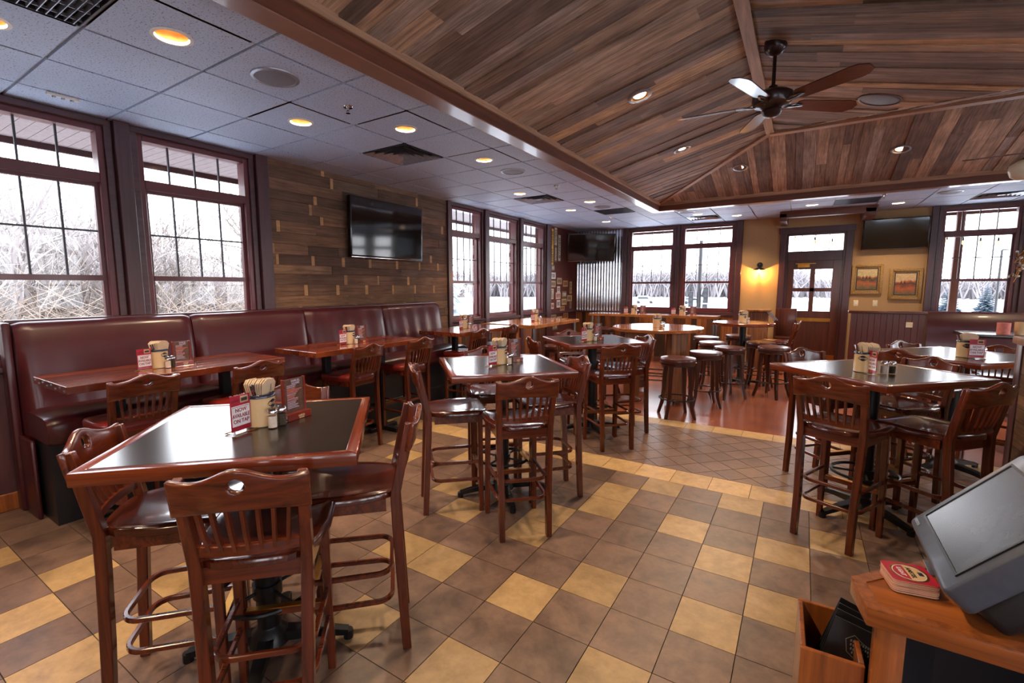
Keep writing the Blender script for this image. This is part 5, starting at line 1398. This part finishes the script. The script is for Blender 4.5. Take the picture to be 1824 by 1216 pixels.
place_set('the right-hand square table', 0.385, 4.08, 1.05, R_(-30), sign=(0.070,-0.055,-0.62), menu=None, salt=(0.100,0.035), pepper=(0.135,0.065), forks=6, nap_rot=-0.5)
place_set('the nearest banquette table', -4.03, 1.555, 1.05, R_(96), forks=4)
place_set('the middle banquette table', -4.03, 3.33, 1.05, R_(92), forks=5)
place_set('the far banquette table', -4.10, 5.45, 1.05, R_(92), forks=4)
place_set('the high window table', -3.88, 7.22, 1.05, R_(80), menu=None, forks=4)
place_set('the plank-legged round table', -1.75, 6.98, 1.05, R_(60), sign=None, menu=(0.10,0.04,0.9), forks=5)
place_set('the pedestal round table', -0.80, 8.60, 1.05, R_(30), sign=None, menu=None, salt=(0.085,-0.01), pepper=None, forks=4)
place_set('the left half of the bar table', -3.18, 10.62, 1.035, R_(40), sign=(-0.19,0.0,0), menu=(0.21,0.0,0), forks=3)
place_set('the right half of the bar table', -2.13, 10.55, 1.035, R_(35), sign=(-0.19,0.0,0), menu=(0.23,0.0,0), forks=3)
place_set('the far right square table', 1.16, 5.36, 1.05, R_(-20), sign=(0.07,-0.05,0.5), menu=None, salt=(0.10,0.03), pepper=None, forks=4)
cn = thing('tin_can', 'tall tin can on the booth table at the right edge', 'can', (2.10,8.25,1.04))
mb = MB(); mb.lathe([(0.0,0.0),(0.06,0.0),(0.062,0.14),(0.058,0.14),(0.056,0.01),(0,0.01)], 28, cap=False); mb.build('body', m_menur, cn, smooth=40)
cn = thing('cream_crock', 'cream crock with a pale rim next to the tin can on the booth table', 'crock', (2.26,8.30,1.04))
mb = MB(); mb.lathe([(0.0,0.0),(0.055,0.0),(0.058,0.15),(0.052,0.15),(0.05,0.01),(0,0.01)], 28, cap=False); mb.build('body', m_cream, cn, smooth=40)

# ---------------------------------------------------------------- host counter with terminal, lower right
HZ = 0.90
hs = thing('host_counter', 'orange-brown oak service counter with a chamfered corner in the lower right', 'counter', (0,0,0))
P_ = [(0.146,1.44),(0.168,1.315),(1.25,1.30),(1.25,1.95),(0.62,1.95),(0.33,1.648)]
mb = MB(); mb.prism(P_, HZ-0.045, HZ-0.001); mb.build('top', m_oak, hs, bevel=0.004)
def inset(P, d):
    out = []
    n = len(P)
    for i in range(n):
        a, b_, c_ = Vector(P[i-1]), Vector(P[i]), Vector(P[(i+1) % n])
        d1 = (b_-a).normalized(); d2 = (c_-b_).normalized(); n1_ = Vector((-d1.y, d1.x)); n2_ = Vector((-d2.y, d2.x))
        bis = (n1_+n2_).normalized(); out.append(tuple(b_+bis*(d/max(0.3, bis.dot(n1_)))))
    return out
Q_ = inset(P_, 0.028); mb = MB(); n = len(P_)
for i in range(n):
    j = (i+1) % n; mb.prism([P_[i], P_[j], Q_[j], Q_[i]], HZ-0.002, HZ+0.0015)
mb.build('border_strip', m_oakz, hs)
mb = MB(); mb.box(0.19,0.245,1.335,1.39,0.0,HZ-0.045); mb.build('corner_post', m_oakz, hs, bevel=0.004)
mb = MB(); mb.box(0.64,1.2,1.86,1.90,0.0,HZ-0.045); mb.prism([(0.25,1.37),(1.2,1.37),(1.2,1.86),(0.64,1.86),(0.36,1.60),(0.25,1.50)],0.02,0.06); mb.prism([(0.33,1.585),(0.345,1.57),(0.66,1.87),(0.64,1.89)],0.0,HZ-0.046); mb.prism([(0.20,1.39),(0.215,1.39),(0.345,1.57),(0.33,1.585)],0.0,HZ-0.047); mb.build('cabinet_shell', m_leather, hs)
mb = MB(); mb.box(1.2,1.25,1.34,1.92,0.0,HZ-0.045); mb.build('side_panel', m_oakz, hs)
bx = MB(); bx.M = Matrix.Translation((0.05,1.385,0)) @ Matrix.Rotation(R_(2), 4, 'Z')
bx.box(0.0,0.135,0.0,0.012,0.38,0.70); bx.box(0.0,0.012,0.012,0.22,0.38,0.70); bx.box(0.0,0.135,0.22,0.232,0.38,0.70); bx.box(0.123,0.135,0.012,0.22,0.38,0.70); bx.box(0.0,0.135,0.0,0.232,0.37,0.38)
bx.build('menu_box', m_oakz, hs, bevel=0.002, seg=1)
wr = MB(); wr.tube([(0.40,1.50,0.62),(0.46,1.45,0.58),(0.50,1.48,0.50),(0.47,1.55,0.40),(0.55,1.5,0.3)], 0.006, 8); tag(wr.build('power_cable', m_iron), 'dark cable hanging in the open cavity under the service counter', 'cable')
wn_ = MB()
def folder():
    t = thing('bill_folder', 'x', 'folder'); mb = MB(); mb.box(-0.0,0.115,-0.003,0.003,0.0,0.235); mb.box(-0.002,0.115,-0.005,-0.003,0.0,0.235); mb.build('cover', m_leather, t, bevel=0.0012, seg=1); return t
for k in range(4):
    lab = 'front black leather bill folder with a silver crest, standing in the wooden box' if k == 0 else 'black leather bill folder, %s behind the crested one in the wooden box' % ('first','second','third')[k-1]
    f_ = get('folder', folder, (0.072, 1.445+0.034*k, 0.395), R_(4), lab, 'bill folders in the wooden box')
    f_.rotation_euler = (R_(-13), R_(15+1.5*k), R_(4))
    if k: f_['label'] = lab; f_.location.z += 0.135-0.0*k
    else: f_.location.z += 0.13
front = _proto['folder']
# crest only on the front folder
cr = MB(); DZ = 0.082; pts = [(x_, z_+DZ) for x_, z_ in [(0.035,0.11),(0.05,0.128),(0.07,0.118),(0.092,0.112),(0.098,0.092),(0.085,0.078),(0.065,0.070),(0.045,0.080)]]
cr.tube([(x,-0.0058,z) for x, z in pts], 0.0009, 5, closed=True)
for a_, b2, c_ in ((0.045,0.09,0.112),(0.047,0.092,0.102),(0.05,0.09,0.092),(0.055,0.082,0.083)):
    x = a_; c_ += DZ
    while x < b2: cr.box(x, x+0.003, -0.0064, -0.0052, c_-0.003, c_+0.003); x += 0.0055
cr.build('silver_crest', m_vent, front)
# coasters
def rrect(hw, r, n=5):
    pts = []
    for cxs, cys, a0 in ((hw-r,hw-r,0),(-hw+r,hw-r,PI/2),(-hw+r,-hw+r,PI),(hw-r,-hw+r,3*PI/2)):
        for k in range(n+1): a = a0+PI/2*k/n; pts.append((cxs+r*math.cos(a), cys+r*math.sin(a)))
    return pts
rr = random.Random(6)
CO = (0.262, 1.473)
for k in range(13):
    t = thing('coaster', 'topmost coaster of the stack, red with an oval beer emblem' if k == 12 else ('bottom coaster of the stack, resting on the counter' if k == 0 else 'cardboard coaster inside the stack under the topmost red one'), 'coaster', (CO[0]+rr.uniform(-.0012,.0012), CO[1]+rr.uniform(-.0012,.0012), HZ+0.0015+k*0.0024), R_(11)+rr.uniform(-.02,.02), 'cardboard coasters stacked on the service counter')
    mb = MB(); mb.prism(rrect(0.046,0.012), 0.0, 0.0019, 0); mb.build('board', m_coast, t)
    mb = MB(); mb.prism(rrect(0.0459,0.012), 0.0019, 0.0023, 0); o = mb.build('printed_face', m_cardr, t)
    if k == 12:
        def ell(a_, b2, z0, z1, mt, nm):
            m_ = MB(); m_.prism([(a_*math.cos(2*PI*i/40), b2*math.sin(2*PI*i/40)) for i in range(40)], z0, z1); return m_.build(nm, mt, o)
        ell(0.038,0.040,0.0023,0.0025,m_brass,'gold_ring'); ell(0.033,0.035,0.0025,0.0026,m_cardw,'white_ring'); ell(0.0315,0.0335,0.0026,0.0027,m_cream,'cream_field')
        m_ = MB(); half = [(0.0312*math.cos(a), 0.0332*math.sin(a)) for a in [PI/2+PI*i/20 for i in range(21)]]; half = [(x-0.0, y) for x, y in half if x < -0.004] ; m_.prism(half, 0.0027, 0.0028); m_.build('red_half', m_cardr, o)
        m_ = MB(); m_.box(0.018,0.028,-0.008,0.008,0.0027,0.0029); m_.build('small_emblem', m_navy, o)
        for s, mt, x in (('LIGHT', m_cardw, -0.016),('AMSTEL', m_pepper, 0.004)):
            me = text_mesh(s, 0.0135).copy(); me.materials.clear(); me.materials.append(mt); q = bpy.data.objects.new('lettering', me); COL.objects.link(q); q.parent = o
            q.location = (x, 0, 0.003); q.rotation_euler = (Matrix.Rotation(-PI/2, 3, 'Z') @ Matrix.Rotation(-PI/2, 3, 'X')).to_euler()
# touch terminal
ps = thing('touch_terminal', 'grey touch-screen sales terminal tilted on a round base on the service counter', 'terminal', (0.0,0.0,0.0))
u_ = Vector((0.654,0.0,0.756)); v_ = Vector((0,1,0)); nrm = Vector((-0.756,0,0.654)); O_ = Vector((0.328,1.356,1.0))
Mt = Matrix((v_*-1, u_, nrm)).transposed().to_4x4(); Mt.translation = O_ + v_*0.1615   # local X along -y, local Y up the screen, local Z out of the screen
mb = MB(); mb.M = Mt; mb.prism([(-0.192,-0.03),(-0.182,-0.042),(0.182,-0.042),(0.192,-0.03),(0.192,0.262),(0.18,0.275),(-0.18,0.275),(-0.192,0.262)], -0.05, 0.012)
shell = mb.build('front_shell', m_pos, ps, bevel=0.008, seg=3)
mb = MB(); mb.M = Mt; mb.box(-0.157,0.157,0.004,0.232,0.011,0.0135); mb.build('screen', m_poss, shell)
fr_ = MB(); fr_.M = Mt
for bx_ in ((-0.163,-0.157,-0.002,0.238),(0.157,0.163,-0.002,0.238),(-0.157,0.157,-0.002,0.004),(-0.157,0.157,0.232,0.238)): fr_.box(bx_[0],bx_[1],bx_[2],bx_[3],0.011,0.0155)
fr_.build('screen_gasket', m_posd, shell)
mb = MB(); mb.M = Mt; mb.prism([(-0.17,-0.03),(0.17,-0.03),(0.15,0.22),(-0.15,0.22)], -0.13, -0.05); mb.build('rear_housing', m_posd, ps, bevel=0.02, seg=3)
mb = MB(); mb.lathe([(0.0,0.0),(0.135,0.0),(0.142,0.01),(0.138,0.035),(0.11,0.055),(0.07,0.065),(0.0,0.067)], 44, (0.47,1.52,HZ+0.001), cap=False); mb.build('round_base', m_pos, ps, smooth=50)
mb = MB(); mb.bar([(0.48,1.52,HZ+0.05),(0.49,1.52,1.06)], 0.12, 0.08); mb.build('neck', m_posd, ps, bevel=0.01)
me = text_mesh('micros', 0.016).copy(); me.materials.clear(); me.materials.append(m_vent); q = bpy.data.objects.new('lettering', me); COL.objects.link(q); q.parent = shell
q.matrix_world = Mt @ Matrix.Translation((-0.155,-0.022,0.0128)) @ Matrix.Rotation(-PI/2, 4, 'X')
nb = MB(); nb.box(0.315,0.415,1.555,1.635,HZ+0.002,HZ+0.0035); tag(nb.build('foil_packet', m_steel, bevel=0.0005, seg=1), 'crumpled silver foil packet lying behind the coaster stack', 'packet')
# ---------------------------------------------------------------- outside
def gz(x, y):
    r0 = math.hypot(x, y); t_ = min(1.0, max(0.0, (r0-40)/70)); q_ = min(1.0, max(0.0, (r0-118)/30)); return -0.55 - 1.75*t_*t_*(3-2*t_) + 0.8*q_
gm_ = MB(); NX = 90; gv = [(-260+520*i/NX, -180+520*j/NX) for j in range(NX+1) for i in range(NX+1)]
gm_.add([(x, y, gz(x, y)) for x, y in gv], [(j*(NX+1)+i, j*(NX+1)+i+1, (j+1)*(NX+1)+i+1, (j+1)*(NX+1)+i) for j in range(NX) for i in range(NX)])
struct(gm_.build('ground', m_snow, smooth=60))
# eaves
ev = bpy.data.objects.new('trim_40', None); COL.objects.link(ev); struct(ev)
mb = MB(); y = YF
while y < YB+1.4: mb.box(-6.35, XW-0.2, y, y+0.095, 3.06, 3.08); y += 0.10
mb.build('soffit_left', m_soffit, ev)
mb = MB(); x = -6.3
while x < XR: mb.box(x, x+0.095, YB+0.2, 12.75, 3.06, 3.08); x += 0.10
mb.build('soffit_back', m_soffit, ev)
mb = MB(); mb.box(-6.37,-6.33,YF,12.79,3.0,3.25); mb.box(-6.37,XR,12.75,12.79,3.0,3.25); mb.build('fascia', m_fascia, ev)
mb = MB(); mb.box(-6.37,XW-0.2,YF,YB+1.45,3.25,3.3); mb.box(XW-0.2,XR,YB+0.2,YB+1.45,3.25,3.3); mb.box(-6.33,XW-0.2,YF,12.75,3.085,3.25); mb.box(XW-0.2,XR,YB+0.2,12.75,3.085,3.25); mb.build('eave_roof', m_snow, ev)
# bare trees
def grow(seed, height, spread, nb0, dense=1.0, depth=4):
    rr = random.Random(seed); mb = MB()
    def br(p, d, L, r, lev):
        n = 3; pts = [p]; q = p; dd = d
        for k in range(n):
            dd = (dd + Vector((rr.uniform(-1,1), rr.uniform(-1,1), rr.uniform(-0.6,1.0)))*0.16*(1+lev*0.35)).normalized()
            q = q + dd*(L/n); pts.append(q)
        mb.tube(pts, [r*(1-0.22*k) for k in range(n+1)], 4 if lev < 2 else 3)
        if lev >= depth: return
        cnt = int((4 if lev == 0 else 4 if lev == 1 else 3)*dense + rr.random())
        for k in range(cnt):
            t = rr.uniform(0.35, 1.0) if lev else rr.uniform(0.3, 1.0)
            i = min(n-1, int(t*n)); s0 = pts[i].lerp(pts[i+1], t*n-i)
            ax = Vector((rr.uniform(-1,1), rr.uniform(-1,1), rr.uniform(-0.15,0.9))).normalized()
            nd = (dd*0.55 + ax*spread).normalized()
            br(s0, nd, L*rr.uniform(0.5,0.75), max(0.009, r*0.52), lev+1)
    for k in range(nb0):
        br(Vector((rr.uniform(-0.2,0.2)*(nb0 > 1), rr.uniform(-0.2,0.2)*(nb0 > 1), -0.7)), Vector((rr.uniform(-0.2,0.2), rr.uniform(-0.2,0.2), 1)).normalized(), height*0.52, height*0.016, 0)
    return mb
protos = []
for k, (sd, hh, sp_, nb0, mt) in enumerate(((1,6.2,0.75,1,m_bark),(5,5.2,0.85,2,m_barkd),(9,7.2,0.65,1,m_barkd),(14,4.4,0.95,3,m_bark))):
    protos.append((grow(sd, hh, sp_, nb0, 1.25).build('bare_tree', mt), hh))
rt_ = random.Random(31)
tl = ['bare grey tree in the woods outside the left windows', 'frosted multi-stemmed bare tree in the woods outside the left windows', 'tall slender frosted bare tree in the woods outside the left windows', 'low spreading bare thicket tree in the woods outside the left windows']
cnt = [0]*4
GT = ['bare trees outside the left windows, kind %s' % s for s in ('grey','multi-stemmed','slender','spreading')]
for k in range(112):
    i = rt_.choice((0,1,2,3)); 
    if k < 88: x, y = rt_.uniform(-26,-12.5), rt_.uniform(-7, 11.0)
    else: x, y = rt_.uniform(-60,-36), rt_.uniform(20, 62)
    src, hh = protos[i]
    if cnt[i] == 0: o = src
    else: o = src.copy(); COL.objects.link(o)
    cnt[i] += 1
    sc_k = rt_.uniform(0.62, 1.0)
    o.location = (x, y, gz(x,y)+0.25); o.rotation_euler = (0,0,rt_.uniform(0,6.28)); o.scale = (sc_k,)*3
    tag(o, tl[i], 'tree', GT[i])
# brush under the trees
rr = random.Random(77); mb = MB()
for k in range(15000):
    x, y = rr.uniform(-24,-11.0), rr.uniform(-6, 14); z = -0.55+rr.uniform(0,0.3)
    L = rr.uniform(0.6, 2.9)*(1.0 if x > -17 else 1.25); dx, dy = rr.uniform(-0.7,0.7), rr.uniform(-0.7,0.7)
    p = Vector((x,y,z)); q = p+Vector((dx*0.5,dy*0.5,0.8)).normalized()*L*0.55; r_ = q+Vector((dx*1.4,dy*1.4,0.35)).normalized()*L*0.5
    mb.tube([p,q,r_], [0.013,0.010,0.006], 3)
o = mb.build('undergrowth', m_brush); tag(o, 'tangled snowy undergrowth of twigs below the trees outside the left windows', 'undergrowth', kind='stuff')
# tree line beyond the road
rr = random.Random(15); mb = MB()
for k in range(3000):
    a = rr.uniform(-1.0, 0.55); R0 = rr.uniform(148, 185); x, y = R0*math.sin(a), R0*math.cos(a); hh = rr.uniform(5.5, 9.6)*(1.0 if a < 0.0 else 0.62)
    p = Vector((x,y,gz(x,y)-0.1))
    for j in range(5):
        d = Vector((rr.uniform(-0.45,0.45), rr.uniform(-0.45,0.45), 1)).normalized(); m1 = p+d*hh*rr.uniform(0.4,0.6); m2 = m1+Vector((rr.uniform(-0.8,0.8), rr.uniform(-0.8,0.8), 0.8)).normalized()*hh*0.5
        mb.tube([p, m1, m2], [0.22,0.15,0.07], 3)
        m3 = m1+Vector((rr.uniform(-1,1), rr.uniform(-1,1), 0.6)).normalized()*hh*0.35; mb.tube([m1, m3], [0.1,0.04], 3)
o = mb.build('distant_woods', m_barkf); tag(o, 'pale line of bare woods on the horizon beyond the snowy road', 'woods', kind='stuff')
# conifers
def fir(seed, hh, rad):
    rr = random.Random(seed); mb = MB(); mb.cyl((0,0,-0.6),(0,0,hh*0.95), hh*0.02, 0.01, 6)
    lev = 16
    for i in range(lev):
        z = hh*(0.06+0.9*i/lev); R0 = rad*(1-i/lev)**0.9+0.05; nb = 14
        for k in range(nb):
            a = 2*PI*(k+rr.random()*0.8)/nb; L = R0*rr.uniform(0.7,1.1); c, s_ = math.cos(a), math.sin(a); w_ = L*0.22
            p0 = (0,0,z+0.05); p1 = (c*L*0.6-s_*w_, s_*L*0.6+c*w_, z-L*0.16); p2 = (c*L, s_*L, z-L*0.34); p3 = (c*L*0.6+s_*w_, s_*L*0.6-c*w_, z-L*0.16)
            p4 = (c*L*0.6, s_*L*0.6, z-L*0.30)
            mb.add([p0,p1,p2,p3,p4], [(0,1,2),(0,2,3),(0,4,1),(1,4,2),(2,4,3),(3,4,0)])
    return mb
f0 = fir(3, 3.6, 1.35).build('fir_tree', m_fir)
firs = [(11.5,60),(14.2,61),(16.8,60),(19.6,61.5),(22.4,60),(-6.5,62),(25.2,61)]
for k, (x, y) in enumerate(firs):
    o = f0 if k == 0 else f0.copy()
    if k: COL.objects.link(o)
    x *= 1.25; y *= 1.25; o.location = (x, y, gz(x,y)); o.rotation_euler = (0,0,k*1.3); o.scale = (1.1,1.1,0.98+0.05*(k % 4))
    if k == 5: tag(o, 'single blue-grey fir tree across the road, right of the traffic signals', 'fir tree', 'single firs')
    else: tag(o, 'blue-grey fir in the row beyond the snowfield outside the right-hand window', 'fir tree', 'firs in a row outside the right-hand window')
o = f0.copy(); COL.objects.link(o); o.location = (-9.7, 12.2, -0.55); o.scale = (0.5,0.5,1.05); tag(o, 'snowy spruce close outside the group of three windows', 'fir tree', 'near spruce')
o.data = o.data.copy(); o.data.materials[0] = m_firs
# vehicles
def car(name, lab, loc, rz, mat, L=4.6, H_=1.75):
    t = thing(name, lab, 'car', loc, rz)
    mb = MB(); pr = [(-L/2,0.35),(-L/2,0.95),(-L*0.42,1.0),(-L*0.36,H_),(L*0.16,H_),(L*0.28,1.08),(L*0.46,0.95),(L/2,0.75),(L/2,0.35)]
    vs = [(x,-0.9,z) for x, z in pr]+[(x,0.9,z) for x, z in pr]; n = len(pr)
    mb.add(vs, [tuple(range(n)), tuple(reversed(range(n,2*n)))]+[(i,(i+1)%n,n+(i+1)%n,n+i) for i in range(n)]); mb.build('body', mat, t, bevel=0.05)
    for s_ in (-1,1):
        mb = MB(); yy = s_*0.905; q = [(-L*0.33,1.05),(-L*0.33,H_-0.12),(L*0.13,H_-0.12),(L*0.22,1.08)]
        mb.add([(x,yy,z) for x, z in q]+[(x,yy-s_*0.02,z) for x, z in q], [(0,1,2,3),(7,6,5,4)]+[(i,(i+1)%4,4+(i+1)%4,4+i) for i in range(4)]); mb.build('side_window', m_screen, t)
        for xx in (-L*0.31, L*0.31): mb = MB(); mb.cyl((xx,s_*0.72,0.33),(xx,s_*0.93,0.33),0.34,n=18); mb.build('wheel', m_iron, t)
    return t
m_carw = plain('car_white', S(225,226,230), 0.3, 0, 0.5); m_card = plain('car_blue_grey', S(92,98,112), 0.3, 0, 0.5)
car('car', 'white sport utility vehicle on the snowy road outside the left back window', (-31.0, 112.0, gz(-31,112)), R_(8), m_carw)
car('car', 'dark car on the snowy road at the edge of the left back window', (-20.5, 112.0, gz(-20,112)), R_(6), m_card, 4.2, 1.45)
# traffic signals
def signal(loc, hh, heads, lab):
    t = thing('traffic_signal', lab, 'traffic light', loc, 0)
    mb = MB(); mb.cyl((0,0,0),(0,0,0.9),0.2,n=12); mb.cyl((0,0,0.9),(0,0,hh),0.11,0.08,n=12); mb.build('pole', m_iron, t)
    for dx, z, c in heads:
        mb = MB(); mb.box(dx-0.11,dx+0.11,-0.12,0.08,z-0.38,z+0.38); hd = mb.build('signal_head', m_iron, t)
        for j, q in enumerate((0.25,0,-0.25)):
            mb = MB(); mb.lathe([(0.0,0.0),(0.08,0.0),(0.08,0.02),(0.0,0.02)], 14, cap=False)
            for i, v in enumerate(mb.v): mb.v[i] = (v[0]+dx, -0.13-v[2], v[1]+z+q)
            mb.build('lens', m_redlens if (j == c) else m_ventd, hd)
        mb = MB(); mb.box(min(0,dx), max(0,dx), -0.03, 0.03, z-0.03, z+0.03); mb.build('arm', m_iron, t)
    return t
m_redlens = plain('red_lens', S(200,40,40), 0.4, emit=(1,0.1,0.08), es=1.5)
signal((-4.3,25.0,-0.55), 4.4, ((-0.35,1.55,-1),(0.32,1.75,-1),(0.30,0.95,-1)), 'thick dark signal pole with hanging heads outside the right half of the back windows')
signal((-3.1,28.5,-0.55), 3.6, ((-0.25,1.9,-1),(0.12,2.1,0),(0.05,1.2,0)), 'slimmer signal pole with a lit red lamp outside the back windows')
# lamp posts
def lamp_post(loc, hh, lab, arm=0.5, flag=0):
    t = thing('street_lamp', lab, 'street lamp', loc, 0)
    mb = MB(); mb.cyl((0,0,0),(0,0,0.7),0.12,n=10); mb.cyl((0,0,0.7),(0,0,hh),0.055,0.04,n=10); mb.build('pole', m_iron, t)
    mb = MB(); mb.bar([(0,0,hh),(arm,0,hh+0.02)],0.05,0.05); mb.box(arm,arm+0.55,-0.15,0.15,hh-0.04,hh+0.08); mb.build('lamp_head', m_iron, t)
lamp_post((7.3,30.0,-0.55), 3.75, 'square-headed street lamp outside the right-hand window')
lamp_post((-12.6,22.0,-0.55), 4.2, 'street lamp outside the middle one of the three windows', 0.7)
lamp_post((-13.2,32.0,-0.55), 3.4, 'street lamp outside the rightmost of the three windows', 0.4)
ep = MB(); ep.box(2.40,2.52,12.55,12.67,-0.55,3.06); tag(ep.build('porch_post', m_fascia, bevel=0.01), 'dark porch post outside the left part of the right-hand window', 'post')
pr_ = thing('porch_railing', 'dark horizontal railing outside the door and right-hand window', 'railing', (0,0,0))
mb = MB(); mb.box(-1.2,5.0,13.2,13.26,0.98,1.04); mb.build('top_rail', m_iron, pr_)
for k in range(40): mb = MB(); mb.box(-1.2+k*0.155,-1.18+k*0.155,13.22,13.24,0.0-0.55,0.98); mb.build('baluster', m_iron, pr_)
# string of bulbs under the back eave
for k, (x, z) in enumerate(((-0.21,2.63),(0.14,2.56),(0.44,2.51),(2.18,2.45),(2.40,2.42),(2.63,2.40),(2.86,2.39))):
    lab = ['small amber bulb seen at the left of the door transom','small amber bulb in the middle of the door transom','small amber bulb at the right of the door transom','small amber bulb beside the porch post in the right-hand window','small amber bulb second from the porch post in the right-hand window','small amber bulb third from the porch post in the right-hand window','small amber bulb farthest right in the right-hand window'][k]
    t = thing('hanging_bulb', lab, 'string light', (x, 12.0, z), 0, 'amber bulbs hanging under the porch eave')
    mb = MB(); mb.cyl((0,0,0.05),(0,0,3.06-z),0.004,n=6); mb.cyl((0,0,0.03),(0,0,0.09),0.014,n=10); mb.build('socket', m_iron, t)
    mb = MB(); mb.lathe([(0.0,-0.04),(0.02,-0.025),(0.022,0.0),(0.012,0.03),(0,0.032)], 12, cap=False); mb.build('bulb', m_amber, t, smooth=60)
